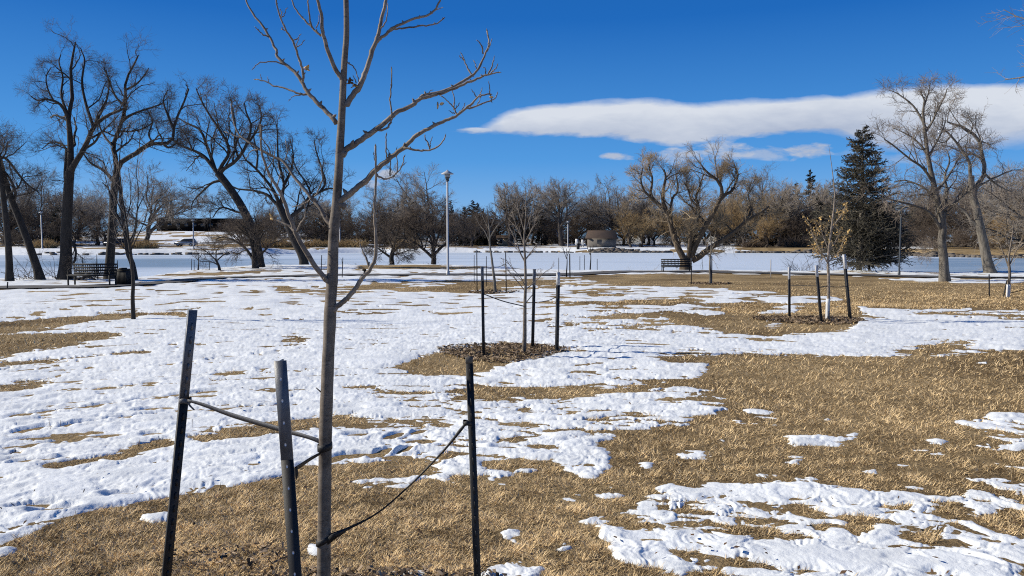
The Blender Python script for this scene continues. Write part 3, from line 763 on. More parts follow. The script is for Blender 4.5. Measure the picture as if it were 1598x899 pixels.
traced_tree('dark leaning cottonwood on the snowy bank behind the staked tree', [
    ([(476, 413), (470, 395), (461, 378), (449, 350), (440, 330), (434, 316)], 14, 10, 0),
    ([(438, 325), (425, 312), (415, 303), (393, 297), (368, 294), (350, 280)], 6, 1.6, .2),
    ([(436, 318), (427, 298), (418, 285), (399, 263), (384, 250), (376, 235)], 6, 1.6, -.2),
    ([(438, 320), (441, 300), (443, 285), (434, 247), (433, 207), (430, 190)], 6, 1.4, .1),
    ([(447, 345), (458, 335), (471, 325), (480, 312), (499, 300), (514, 294), (530, 296)], 7, 2, -.1),
    ([(478, 314), (484, 300), (474, 280), (462, 262), (455, 240)], 4, 1.3, .2),
    ([(499, 300), (508, 285), (502, 263), (493, 235), (490, 215)], 4, 1.2, -.2),
    ([(442, 290), (452, 270), (458, 245), (452, 215)], 4, 1.2, .3),
    ([(484, 308), (478, 330), (470, 350)], 3, 1.3, .3),
    ([(400, 265), (402, 240), (396, 215), (400, 195)], 3.5, 1.2, .3)], 70, M['bark_dark'], M['twig_dark'], 8, cotton(7, 6, 5, 4, .45), twig=.010, spread=.4)
traced_tree('small crooked shrub tree by the pond edge behind the trash bin', [
    ([(343, 423), (341, 414), (336, 404)], 4, 3, 0), ([(336, 405), (326, 396), (315, 388)], 2.2, .9, .3), ([(338, 407), (350, 397), (360, 393), (372, 396)], 2.2, .8, -.2),
    ([(337, 405), (338, 392), (346, 382)], 2, .8, .2), ([(341, 414), (330, 409), (312, 408)], 2, .8, 0)], 50, M['bark_dark'], M['twig_far_brown'], 9, cotton(5, 5, 4, 2, .6), twig=.006)
# orchard-like trees on the brown strip before the pond
traced_tree('dark spreading crabapple just left of the tall lamp post', [
    ([(676, 417), (677, 405), (676, 390)], 9, 7, 0),
    ([(675, 402), (662, 390), (645, 378), (630, 372), (618, 372)], 5, 1.6, .1), ([(677, 398), (690, 385), (705, 375), (722, 362), (736, 352)], 5, 1.4, -.1),
    ([(676, 392), (672, 372), (660, 352), (650, 338)], 4.5, 1.2, .2), ([(677, 392), (684, 368), (692, 345), (698, 330)], 4, 1.2, -.3),
    ([(676, 394), (677, 370), (674, 345), (678, 325)], 4, 1.2, .2), ([(660, 390), (655, 372), (640, 355), (632, 345)], 3, 1.2, .3)],
    63, M['bark_dark'], M['twig_far_brown'], 10, cotton(8, 6, 5, 4, .6), twig=.010)
traced_tree('dark gnarled crabapple over a brush pile left of the first one', [
    ([(612, 413), (611, 402), (614, 388)], 8, 6, 0),
    ([(610, 402), (600, 395), (590, 388), (576, 384)], 4, 1.4, .1), ([(613, 394), (626, 382), (636, 368), (650, 362)], 4, 1.3, -.1),
    ([(614, 390), (606, 372), (595, 358), (590, 345)], 4, 1.2, .2), ([(614, 390), (618, 370), (626, 350), (628, 338)], 3.6, 1.2, -.3), ([(612, 398), (625, 395), (640, 390)], 3, 1.1, .3)],
    66, M['bark_dark'], M['twig_far_brown'], 12, cotton(8, 6, 5, 3, .6), twig=.010)
# brush piles
def brush(px, Y, w, h, n, label, mat, seed, r=.012, name='brush_pile', up=.3):
    rg = np.random.default_rng(seed); b = on_ground(px, Y)
    p = np.stack([b[0] + rg.uniform(-w / 2, w / 2, n), b[1] + rg.uniform(-.8, .8, n), np.full(n, b[2])], 1)
    d = rg.normal(size=(n, 3)); d[:, 2] = np.abs(d[:, 2]) + up; d /= np.linalg.norm(d, axis=1, keepdims=True)
    P = [p]; L = h * rg.uniform(.5, 1.3, n)
    for s in range(4):
        d = d + rg.normal(size=(n, 3)) * .25; d[:, 2] -= .05; d /= np.linalg.norm(d, axis=1, keepdims=True); P.append(P[-1] + d * (L / 4)[:, None])
    P = np.stack(P, 1); R = np.tile(np.linspace(r * 1.6, r * .6, 5), (n, 1))
    mb = MB(); mb.tubes(P, R, 4)
    C, CR = spawn(P, R, 5, (30, 70), .5, 3, rg, minr=r * .5); mb.tubes(C, CR, 3)
    return tag(mb.build(name, mat, origin=b), label, 'brush' if name == 'brush_pile' else 'shrub')
brush(640, 64, 6.5, 1.3, 60, 'heap of crooked fallen branches between the two crabapples', M['twig_dark'], 3, .03)
brush(1035, 55, 3.6, 1.6, 60, 'drooping tan twigs arching over the pond left of the willow bench', M['twig_willow'], 5, .008, 'willow_suckers', .4)
brush(1000, 56, 2.5, 1.0, 26, 'thin tan twigs hanging at the left edge of the willow suckers', M['twig_willow'], 6, .006, 'willow_suckers', .2)
brush(1268, 51, 3.4, 1.5, 45, 'dark leafless shrub at the pond edge left of the big spruce', M['twig_dark'], 7, .010, 'bare_shrub', .5)
brush(75, 38, 3.6, 1.3, 34, 'bare brush growing between the left trunks at the pond edge', M['twig_dark'], 8, .009, 'bare_shrub', .6)
brush(125, 38.5, 1.6, .9, 24, 'fallen twigs heaped against the forked trunk beside the bench', M['twig_dark'], 9, .008, 'bare_shrub', .3)
brush(555, 66, 5.0, 1.6, 34, 'low crooked branches on the snow just right of the staked tree trunk', M['twig_dark'], 10, .018, 'bare_shrub', .4)
# big willow
wl = LV(dict(src='limbs', thick=True, n=8, ang=(20, 60), lf=.36, k=6, tmin=.2, up=.05, jit=.2, lmin=.5),
        dict(n=6, ang=(20, 55), lf=.65, k=6, tmin=.15, up=.07, jit=.18, lmin=.45), dict(n=5, ang=(15, 45), lf=.75, k=5, tmin=.15, up=.05, jit=.16, lmin=.38), dict(n=3, ang=(12, 40), lf=.75, k=4, tmin=.15, up=.02, jit=.15, lmin=.30))
def hang(tm, cm, P, R, rg):
    sel = P[[1, 3, 9, 10]]; sr = R[[1, 3, 9, 10]]
    C, CR = spawn(sel, sr, 26, (50, 110), .22, 6, rg, tmin=.15, up=-.30, jit=.12, minr=.007, rfac=.1); cm.tubes(C, CR, 3)
    C, CR = spawn(C, CR, 5, (20, 50), .5, 4, rg, up=-.2, minr=.006); cm.tubes(C, CR, 3)
traced_tree('huge multi-stemmed willow with yellowish twigs behind the dark bench', [
    ([(1070, 421), (1070, 412), (1070, 404)], 20, 16, 0),
    ([(1070, 408), (1060, 391), (1050, 364), (1044, 338), (1034, 313), (1036, 292), (1039, 276), (1036, 264)], 11, 2, .1),
    ([(1044, 338), (1030, 322), (1015, 308), (1005, 297), (1000, 280), (1003, 262)], 6, 1.6, -.2),
    ([(1048, 350), (1047, 325), (1050, 308), (1057, 300), (1057, 284), (1054, 272)], 5, 1.5, .3),
    ([(1014, 307), (1018, 280), (1014, 266), (1012, 256)], 4, 1.4, .2),
    ([(1075, 408), (1079, 400), (1084, 370), (1088, 345), (1090, 322), (1086, 308), (1092, 290), (1098, 272)], 9, 2, .2),
    ([(1073, 408), (1076, 385), (1078, 360)], 7, 5, -.2),
    ([(1078, 405), (1084, 385), (1098, 359), (1111, 335), (1123, 313), (1127, 300), (1122, 284), (1106, 271), (1099, 264), (1095, 258)], 10, 2, -.1),
    ([(1123, 313), (1133, 303), (1143, 297), (1151, 276), (1149, 264), (1145, 256)], 6, 1.6, .2),
    ([(1080, 406), (1092, 400), (1103, 391), (1127, 375), (1146, 362), (1167, 343), (1188, 332), (1200, 322)], 11, 2.5, -.1),
    ([(1145, 363), (1138, 356), (1132, 350), (1122, 346)], 4, 2, .2),
    ([(1167, 343), (1172, 325), (1168, 305), (1176, 290)], 4, 1.4, .3),
    ([(1090, 325), (1078, 310), (1074, 296), (1068, 285)], 4, 1.4, .3),
    ([(1127, 302), (1124, 280), (1128, 268)], 4, 1.3, .3)],
    53, M['bark_willow'], M['twig_willow'], 21, wl, twig=.008, spread=.3, extra=hang, fl=.2)
# right side bare trees
traced_tree('bare grey-barked tree with an upright crown standing alone on the right lawn', [
    ([(1475, 447), (1473, 420), (1472, 396), (1469, 371), (1472, 349), (1466, 325), (1463, 311), (1455, 278), (1448, 244), (1444, 210), (1440, 180), (1443, 158), (1436, 142)], 15, 1.8, 0),
    ([(1472, 352), (1474, 337), (1478, 299), (1474, 275), (1482, 252), (1478, 235)], 6, 1.5, .2),
    ([(1470, 360), (1460, 344), (1448, 330), (1423, 320), (1389, 311), (1375, 300)], 6, 1.5, -.2),
    ([(1445, 200), (1435, 180), (1423, 163), (1402, 147), (1392, 142)], 4, 1.2, .2),
    ([(1445, 205), (1455, 190), (1461, 176), (1474, 151), (1478, 138)], 4, 1.2, -.2),
    ([(1447, 240), (1435, 225), (1420, 212), (1395, 200)], 4, 1.2, .2),
    ([(1449, 245), (1458, 228), (1470, 205), (1476, 188)], 4, 1.2, .3),
    ([(1456, 285), (1440, 262), (1420, 248), (1389, 223), (1380, 218)], 4.5, 1.2, -.3),
    ([(1460, 300), (1475, 282), (1488, 262), (1500, 240)], 4.5, 1.2, .3),
    ([(1462, 310), (1440, 292), (1415, 282), (1395, 283)], 4, 1.2, .4),
    ([(1468, 330), (1488, 318), (1505, 305), (1512, 290)], 4, 1.2, -.2),
    ([(1472, 396), (1458, 392), (1447, 396)], 2.5, 1, .4),
    ([(1442, 165), (1448, 148), (1452, 130)], 3, 1, .2), ([(1465, 318), (1450, 306), (1436, 304), (1420, 306)], 3, 1, .3)],
    36, M['bark_grey'], M['twig'], 31, LV(dict(src='limbs', thick=True, n=8, ang=(30, 65), lf=.45, k=7, tmin=.1, up=.05, jit=.2, lmin=.42), dict(n=5, ang=(25, 60), lf=.6, k=6, tmin=.15, up=.04, jit=.2, lmin=.32), dict(n=4, ang=(25, 55), lf=.7, k=5, up=.03, jit=.18, lmin=.32), dict(n=2, ang=(20, 50), lf=.7, k=4, lmin=.25)), twig=.006, spread=.4, fl=.35)
traced_tree('thick leaning dead-topped tree with a broken stub near the right edge', [
    ([(1547, 433), (1541, 410), (1535, 380), (1531, 362), (1524, 328), (1518, 305), (1516, 290), (1516, 274)], 16, 8, 0),
    ([(1520, 312), (1521, 298), (1527, 286), (1537, 269), (1533, 244), (1527, 218), (1514, 206), (1500, 197), (1488, 194), (1478, 190)], 8, 2.5, .1),
    ([(1527, 220), (1535, 222), (1546, 226)], 3, 1.5, .1),
    ([(1517, 295), (1514, 270), (1512, 252), (1499, 231), (1482, 210), (1470, 200)], 6, 2, -.2),
    ([(1527, 352), (1516, 345), (1508, 333), (1486, 316), (1474, 306)], 6, 1.6, .2),
    ([(1533, 250), (1524, 243), (1512, 240), (1508, 246)], 4, 2, .2),
    ([(1515, 206), (1518, 195), (1512, 185)], 2.5, 1, .3), ([(1536, 270), (1548, 282), (1562, 292), (1580, 300)], 3.5, 1.3, .3),
    ([(1484, 212), (1474, 222), (1462, 220)], 3, 1.2, .3)],
    46, M['bark_grey'], M['twig'], 32, cotton(6, 5, 4, 3, .42), twig=.008, spread=.3, fl=.5)
def proc_tree(name, label, org, H, seed, mt, mc, twig=.012, n=(9, 7, 6, 5), l=(.62, .5, .5, .5), ang=((22, 60), (25, 55), (25, 55), (20, 50)), up=.05, trunk_r=.026, trunk_top=.42, lean=.05, group=None, low=.35, extra_limb=None):
    rg = np.random.default_rng(seed)
    k = 8; zz = np.linspace(-.02, trunk_top, k) * H
    P = np.zeros((1, k, 3)); P[0, :, 2] = zz
    P[0, :, 0] = np.cumsum(rg.normal(size=k)) * .012 * H + lean * zz * rg.normal(); P[0, :, 1] = np.cumsum(rg.normal(size=k)) * .012 * H
    P[0, 0, :2] = 0
    R = np.linspace(1, .6, k)[None] * trunk_r * H; R[0] = flare(P[0], R[0], .4, .04 * H)
    tm = MB(); cm = MB(); tm.tubes(P, R, 8)
    kw = dict(rg=rg, minr=twig)
    # leader plus limbs
    A, AR = spawn(P, R, n[0], ang[0], l[0] / trunk_top, 8, tmin=low, tmax=1, up=up * 1.6, jit=.17, rfac=.62, rend=.25, shape=lambda t: .45 + .85 * t, **kw)
    tm.tubes(A, AR, 6)
    B_, BR = spawn(A, AR, n[1], ang[1], l[1], 6, tmin=.2, up=up, jit=.2, **kw); tm.tubes(B_, BR, 4)
    C_, CR = spawn(B_, BR, n[2], ang[2], l[2], 5, tmin=.15, up=up * .6, jit=.2, **kw); cm.tubes(C_, CR, 3)
    D_, DR = spawn(C_, CR, n[3], ang[3], l[3], 4, tmin=.15, up=up * .3, jit=.18, **kw); cm.tubes(D_, DR, 3)
    # scale so that the crown top reaches H
    mz = np.percentile(D_[..., 2], 98.5); s = H / mz
    for mb in (tm, cm): mb.v = [v * s + np.array(org) for v in mb.v]
    return put_tree(name, np.array(org), tm, cm, mt, mc, label, group=group)
o = on_ground(1642, 60)
proc_tree('bare_tree', 'broad brown-twigged tree at the right edge behind the leaning dead-topped tree', o, 9.3, 41, M['bark_dark'], M['twig_far'], twig=.007, n=(13, 9, 8, 8), up=.0, l=(.95, .6, .62, .7), low=.3)
o = np.array([22.9, 27.0, gz(22.9, 27)])
proc_tree('bare_tree', 'pale-twigged tree whose branch tips enter at the upper right edge', o, 11.5, 44, M['bark_grey'], M['twig'], twig=.005, n=(10, 8, 7, 7), up=.06, l=(.6, .55, .6, .6))
# ---- small saplings
def sapling(label, limbs, Y0, mt, mc, seed, levels, twig=.003, guard=None, leaves=None, name='young_tree', spread=.5, org_mat=None, leafmat=None):
    t = traced_tree(label, limbs, Y0, mt, mc, seed, levels, name=name, twig=twig, spread=spread, fl=.25, base_extra=.05)
    ox = np.array(t.location)
    if guard:
        a = at(guard[0], guard[1], Y0); b = at(guard[2], guard[3], Y0); a = b + (a - b); b2 = np.array(ox) ; b2[2] -= .02
        mb = MB(); mb.tube(resample([b2, b2 * .5 + a * .5, a], 6), guard[4] / F * Y0 / 2, 10); mb.build('trunk_guard', M['guard'], t, True, origin=ox)
    if leaves:
        n, (x0, x1, y0, y1), s = leaves; rg = np.random.default_rng(seed + 50)
        crown = [c for c in t.children if c.name.startswith('crown')][0]
        co = np.empty(len(crown.data.vertices) * 3, np.float32); crown.data.vertices.foreach_get('co', co); co = co.reshape(-1, 3)
        pxs, pys = to_px(co[:, 0] + ox[0], co[:, 1] + ox[1], co[:, 2] + ox[2])
        ok = np.where((pxs > x0) & (pxs < x1) & (pys > y0) & (pys < y1))[0]
        c = co[rg.choice(ok, n)] + rg.normal(size=(n, 3)) * s * .5
        U = rg.normal(size=(n, 3)); U /= np.linalg.norm(U, axis=1, keepdims=True); W = rg.normal(size=(n, 3)); W -= (W * U).sum(1, keepdims=True) * U; W /= np.linalg.norm(W, axis=1, keepdims=True)
        Nn = np.cross(U, W)
        sz = s * rg.uniform(.6, 1.3, n)[:, None]
        V = np.stack([c - U * sz, c + W * sz * .5 + Nn * sz * .2, c + U * sz, c - W * sz * .5 + Nn * sz * .2], 1).reshape(-1, 3)
        b = np.arange(n)[:, None] * 4
        mk('leaves', V, b + np.array([[0, 1, 2, 3]]), None, leafmat or M['leaf_dry'], t)
    return t
sapling('slender light-twigged sapling rising from the snow right of the trash bin', [
    ([(208, 493), (207, 465), (208, 440), (206, 415), (204, 395), (201, 375)], 6, 4, 0),
    ([(201, 378), (198, 350), (192, 315), (188, 280), (186, 250), (189, 225), (192, 205)], 3, .8, .1),
    ([(202, 380), (193, 360), (182, 335), (172, 305), (164, 275), (160, 250)], 2.4, .7, .2),
    ([(203, 385), (212, 360), (214, 330), (216, 300), (213, 270), (216, 240)], 2.4, .7, -.2),
    ([(204, 392), (214, 370), (226, 345), (232, 320), (240, 300)], 2, .6, .2),
    ([(204, 398), (192, 385), (180, 368), (166, 350), (155, 325)], 2, .6, -.2),
    ([(196, 345), (203, 320), (204, 290), (200, 262)], 1.8, .6, .3), ([(189, 330), (178, 300), (176, 270), (170, 245)], 1.6, .6, .3)],
    17.0, M['bark_dark'], M['twig'], 51, LV(dict(src='limbs', n=9, ang=(12, 40), lf=.42, k=5, tmin=.12, up=.08, jit=.1), dict(n=5, ang=(12, 40), lf=.5, k=4, up=.05, jit=.12), dict(n=2, ang=(15, 40), lf=.5, k=3)))
G2Y = 11.3
sapling('thin bare sapling in the middle between three stakes with low side shoots', [
    ([(817, 552), (819, 520), (819, 480), (820, 450), (820, 420), (819, 395), (818, 370), (820, 345), (821, 320), (820, 295), (818, 280)], 6.5, .3, 0),
    ([(819, 408), (812, 395), (806, 378), (800, 365), (793, 350)], 2.6, .8, .2), ([(820, 405), (830, 392), (838, 380)], 2.4, .8, -.2),
    ([(819, 385), (812, 365), (805, 350), (800, 330)], 2.4, .7, .3), ([(819, 380), (828, 362), (836, 345), (842, 328)], 2.4, .7, -.3),
    ([(819, 362), (812, 340), (808, 322), (806, 305)], 2, .6, .2), ([(820, 358), (828, 338), (832, 318), (836, 300)], 2, .6, .1),
    ([(820, 455), (808, 440), (795, 425), (785, 412)], 1.8, .5, .3), ([(820, 452), (835, 440), (850, 425), (862, 418)], 1.8, .5, .2), ([(820, 448), (812, 432), (800, 420), (790, 405)], 1.6, .5, -.3)],
    G2Y, M['sapling'], M['twig'], 52, LV(dict(src='limbs', n=7, ang=(15, 45), lf=.42, k=5, tmin=.15, up=.08, jit=.1), dict(n=4, ang=(15, 40), lf=.5, k=4, up=.04, jit=.12)))
sapling('pale leaning sapling held by stakes halfway to the pond', [
    ([(773, 446), (770, 425), (767, 400), (764, 380), (764, 362), (762, 345), (760, 325)], 4.5, 1, 0),
    ([(764, 378), (757, 362), (748, 350), (742, 338)], 1.6, .7, .2), ([(764, 372), (772, 358), (782, 345), (790, 335)], 1.6, .7, -.2), ([(763, 360), (770, 345), (774, 330), (772, 315)], 1.4, .6, .2), ([(763, 358), (755, 342), (750, 328)], 1.4, .6, .3)],
    27, M['bark_grey'], M['twig_far_brown'], 53, LV(dict(src='limbs', n=7, ang=(15, 50), lf=.5, k=5, tmin=.15, up=.06), dict(n=4, ang=(15, 45), lf=.55, k=3)), twig=.006)
sapling('young staked tree with a white-wrapped lower trunk and withered yellow leaves', [
    ([(1291, 507), (1292, 485), (1293, 460), (1293, 430), (1292, 405), (1294, 385), (1297, 360), (1300, 335), (1303, 310), (1301, 285), (1298, 260), (1295, 238), (1293, 226)], 5.6, .2, 0),
    ([(1293, 412), (1284, 398), (1276, 382), (1268, 365), (1264, 350)], 2.6, .8, .2), ([(1294, 408), (1304, 398), (1312, 386), (1318, 370)], 2.4, .8, -.2),
    ([(1294, 392), (1286, 372), (1280, 355), (1275, 345)], 2.2, .7, .3), ([(1298, 358), (1306, 345), (1314, 335), (1320, 320)], 2, .7, .2), ([(1293, 400), (1280, 395), (1272, 385)], 1.8, .6, -.3), ([(1295, 390), (1306, 372), (1308, 355)], 2, .7, .3)],
    16.3, M['sapling_branch'], M['twig_willow'], 54, LV(dict(src='limbs', n=10, ang=(15, 55), lf=.5, k=5, tmin=.15, up=.05), dict(n=5, ang=(15, 45), lf=.5, k=3)), guard=(1292, 466, 1291, 507, 6), leaves=(420, (1250, 1330, 250, 450), .027))
sapling('white-wrapped young trunk with dark straps at the right edge', [
    ([(1573, 466), (1574, 445), (1576, 425), (1574, 405), (1577, 385), (1580, 365), (1582, 345)], 5, 1.4, 0), ([(1575, 420), (1568, 400), (1562, 385), (1556, 370)], 2.4, .8, .2),
    ([(1576, 412), (1584, 395), (1592, 380), (1598, 362)], 2.4, .8, -.2), ([(1577, 390), (1570, 372), (1568, 355)], 2, .7, .2)],
    24, M['sapling'], M['twig_willow'], 55, LV(dict(src='limbs', n=8, ang=(15, 50), lf=.5, k=5, tmin=.15, up=.05), dict(n=5, ang=(15, 45), lf=.5, k=3)), guard=(1574, 444, 1573, 466, 6))
sapling('thin pale sapling staked just right of the willow bench', [
    ([(1109, 440), (1108, 420), (1108, 405), (1110, 385), (1108, 360)], 4, 1, 0), ([(1108, 400), (1102, 385), (1100, 370)], 1.4, .6, .2), ([(1109, 395), (1114, 380), (1116, 365)], 1.4, .6, -.2)],
    33, M['bark_grey'], M['twig_willow'], 56, LV(dict(src='limbs', n=6, ang=(15, 45), lf=.45, k=4, tmin=.2, up=.05), dict(n=3, ang=(15, 45), lf=.5, k=3)), twig=.006)
for (x0, yb, yt, Yd, lab) in [(884, 428, 388, 42, 'tiny sapling beside the stakes left of the far fence posts'), (921, 420, 384, 50, 'tiny sapling among the thin posts at the pond edge'), (309, 424, 396, 50, 'tiny bare sapling beside thin posts at the left pond edge')]:
    sapling(lab, [([(x0, yb), (x0 + 1, (yb + yt) / 2), (x0, yt)], 2, .8, 0), ([(x0, (yb + yt) / 2 - 4), (x0 - 4, yt + 4), (x0 - 6, yt - 3)], 1, .5, .2), ([(x0, (yb + yt) / 2 - 6), (x0 + 4, yt + 4), (x0 + 6, yt - 2)], 1, .5, .2)], Yd, M['bark_dark'], M['twig_dark'], 60 + x0, LV(dict(src='limbs', n=4, ang=(15, 45), lf=.45, k=3)), twig=.006)
# ---- conifers
def conifer(label, org, H, Wd, seed, mt, mc, n=70, per=14, r=.03, taper=1.0, low=.06, droop=-.03, group=None, name='spruce', lowfat=0, sub=5, bare=0.0):
    rg = np.random.default_rng(seed)
    k = 10; P = np.zeros((1, k, 3)); P[0, :, 2] = np.linspace(-.02, 1, k) * H; P[0, :, 0] = np.cumsum(rg.normal(size=k)) * .004 * H
    R = np.linspace(.022, .003, k)[None] * H
    tm = MB(); tm.tubes(P, R, 8)
    def shp(t):
        prof = (1 - (t - low) / (1 - low)) ** taper * .9 + .06
        if lowfat: prof = prof * (1 + lowfat * (t < .33) * (t > .07))
        return prof * Wd / H / (1.15 - .65 * t) / .9
    A, AR = spawn(P, R, n, (62, 88), 1.0, 6, rg, tmin=low, tmax=.985, up=droop, jit=.07, rfac=.3, rend=.3, minr=r * .35, shape=shp, flat=.0)
    A[:, -1, 2] += np.linalg.norm(A[:, -1] - A[:, 0], axis=1) * .06
    tm.tubes(A, AR, 4)
    cm = MB()
    B_, BR = spawn(A, AR, per, (30, 65), .42, 4, rg, tmin=.15 + bare, up=-.02, jit=.1, minr=r, rfac=0.1, flat=.7, rend=.5); cm.tubes(B_, np.maximum(BR, r * .5), 3)
    C_, CR = spawn(B_, BR, sub, (30, 60), .45, 3, rg, tmin=.15, up=-.03, jit=.12, minr=r * .9, rfac=.1, flat=.5); cm.tubes(C_, CR, 3)
    for mb in (tm, cm): mb.v = [v + np.array(org) for v in mb.v]
    return put_tree(name, np.array(org), tm, cm, mt, mc, label, group=group)
o = on_ground(1341, 49)
conifer('tall dark spruce with a ragged skirt standing by the pond right of centre', o, 9.2, 2.75, 71, M['bark_grey'], M['needle_near'], n=190, per=17, r=.022, taper=.72, low=.07, droop=-.02, sub=5)
# low wide juniper-like skirt at the foot of the spruce
o2 = on_ground(1349, 50)
conifer('wide low dark evergreen spreading right at the foot of the tall spruce', o2 + np.array([.35, 0, 0]), 4.3, 2.3, 72, M['bark_dark'], M['needle_near'], n=120, per=16, r=.024, taper=.30, low=.12, droop=.0, sub=5, name='juniper')
#==SPLIT2==
# ------------------------------------------------------------------ copies for the far tree line
def copy_thing(src, loc, s=1.0, rz=0.0, label=None, sz=None):
    r = src.copy(); COL.objects.link(r); r.location = [float(v) for v in loc]; r.rotation_euler = (0, 0, rz); r.scale = (s, s, s if sz is None else sz)
    if label: r['label'] = label
    for ch in list(src.children):
        c = ch.copy(); COL.objects.link(c); c.parent = r
    return r
PROTO = {}
def far_proto(kind, i):
    key = (kind, i)
    if key in PROTO: return None
    z = np.zeros(3)
    lab = {'cottonwood': 'grey leafless tree in the row beyond the frozen pond', 'brown': 'brown leafless understory tree beyond the frozen pond', 'gold': 'leafless tree with golden brown twigs beyond the pond', 'fir': 'dark evergreen rising among the bare trees beyond the pond', 'thicket': 'low dark brown thicket filling in under the far trees'}[kind]
    grp = {'cottonwood': 'grey bare trees beyond the pond', 'brown': 'brown understory trees beyond the pond', 'gold': 'golden brown trees beyond the pond', 'fir': 'dark evergreens beyond the pond', 'thicket': 'brown thickets beyond the pond'}[kind]
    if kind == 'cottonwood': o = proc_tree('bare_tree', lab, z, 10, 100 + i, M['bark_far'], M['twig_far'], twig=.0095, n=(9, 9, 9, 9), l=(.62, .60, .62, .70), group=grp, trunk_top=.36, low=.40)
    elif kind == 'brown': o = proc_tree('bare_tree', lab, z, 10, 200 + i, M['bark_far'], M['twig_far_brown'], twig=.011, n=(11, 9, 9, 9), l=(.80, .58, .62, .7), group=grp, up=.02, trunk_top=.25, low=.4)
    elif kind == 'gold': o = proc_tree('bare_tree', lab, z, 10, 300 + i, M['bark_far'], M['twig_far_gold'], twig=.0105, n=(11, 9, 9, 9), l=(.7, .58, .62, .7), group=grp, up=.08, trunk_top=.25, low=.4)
    elif kind == 'thicket': o = proc_tree('thicket', lab, z, 10, 400 + i, M['bark_far'], M['twig_far_brown'], twig=.024, n=(14, 9, 9, 8), l=(1.6, .6, .6, .7), group=grp, up=.0, trunk_top=.16, low=.05, trunk_r=.012); 
    else: o = conifer(lab, z, 10, 2.4, 500 + i, M['bark_dark'], M['needle'], n=130, per=13, r=.05, taper=.8, group=grp, name='evergreen', sub=4, low=.02)
    if kind == 'thicket': o['category'] = 'thicket'
    PROTO[key] = o
    o['_used'] = 0
    return o
rgf = np.random.default_rng(77)
def far(kind, px, ytop, Yd, wide=1.0, label=None, var=None):
    i = int(rgf.integers(0, 3 if kind in ('cottonwood', 'brown') else 2)) if var is None else var
    far_proto(kind, i); o = PROTO[(kind, i)]
    g_ = on_ground(px, Yd); H = (HOR - ytop) / F * Yd + EYE - g_[2]
    s = H / 10; rz = float(rgf.uniform(0, 6.28))
    if not o['_used']:
        o['_used'] = 1; o.location = [float(v) for v in g_]; o.scale = (s * wide, s * wide, s); o.rotation_euler = (0, 0, rz)
        if label: o['label'] = label
        r = o
    else:
        r = copy_thing(o, g_, s * wide, rz, label, sz=s)
        if not label and 'origlab' in o: r['label'] = o['origlab']
    if label and 'origlab' not in o and o is r: o['origlab'] = {'cottonwood': 'grey leafless tree in the row beyond the frozen pond', 'brown': 'brown leafless understory tree beyond the frozen pond', 'gold': 'leafless tree with golden brown twigs beyond the pond', 'fir': 'dark evergreen rising among the bare trees beyond the pond', 'thicket': 'low dark brown thicket filling in under the far trees'}[kind]
    if label and 'group' in r: del r['group']
    return r
CW_ = [(-60, 270, 190), (-20, 262, 205), (22, 282, 180), (58, 268, 200), (96, 300, 190), (128, 292, 215), (150, 310, 178), (425, 318, 185), (462, 306, 200), (500, 312, 190), (545, 302, 210), (585, 290, 225),
       (800, 286, 182), (835, 298, 205), (878, 282, 178), (918, 292, 200), (958, 279, 185), (985, 300, 215), (1010, 298, 190), (1150, 284, 205), (1185, 270, 190), (1212, 288, 180), (1238, 300, 210), (1292, 286, 190), (1318, 300, 200),
       (1390, 296, 170), (1420, 285, 180), (1450, 300, 165), (1490, 290, 175), (1525, 280, 160), (1565, 262, 150), (1600, 255, 160), (1650, 258, 170), (1130, 305, 185), (1085, 300, 210), (720, 330, 230), (640, 312, 240)]
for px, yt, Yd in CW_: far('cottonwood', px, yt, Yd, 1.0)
far('cottonwood', 234, 263, 150, 1.15, 'round-crowned bare tree on the far shore in front of the long dark building', var=1)
far('cottonwood', 671, 262, 172, 1.15, 'tallest bare round-topped tree on the far shore behind the tall lamp post', var=2)
BR = [(10, 318, 172), (70, 325, 175), (120, 335, 170), (165, 330, 168), (430, 330, 180), (520, 332, 190), (560, 335, 178), (605, 322, 195), (640, 328, 188), (700, 325, 195), (735, 330, 180), (775, 322, 195), (820, 318, 190), (850, 325, 205),
      (900, 318, 200), (940, 310, 195), (975, 322, 190), (1020, 330, 185), (1060, 318, 200), (1100, 322, 190), (1135, 325, 200), (1180, 318, 185), (1220, 322, 190), (1262, 325, 178), (1300, 318, 185), (1345, 310, 185), (1385, 322, 172), (1425, 328, 165), (1465, 318, 160), (1505, 312, 158), (1545, 305, 150), (1585, 300, 145), (1620, 300, 150), (380, 338, 185), (400, 330, 190), (-40, 320, 180)]
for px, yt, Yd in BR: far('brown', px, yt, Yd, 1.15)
for px, yt, Yd, w in [(985, 322, 168, 1.1), (1003, 336, 172, 1.1), (1050, 325, 175, 1.1), (1120, 318, 180, 1.1), (1160, 305, 172, 1.0), (1195, 335, 165, 1.2), (1560, 330, 135, 1.2), (1600, 320, 130, 1.2)]: far('gold', px, yt, Yd, w)
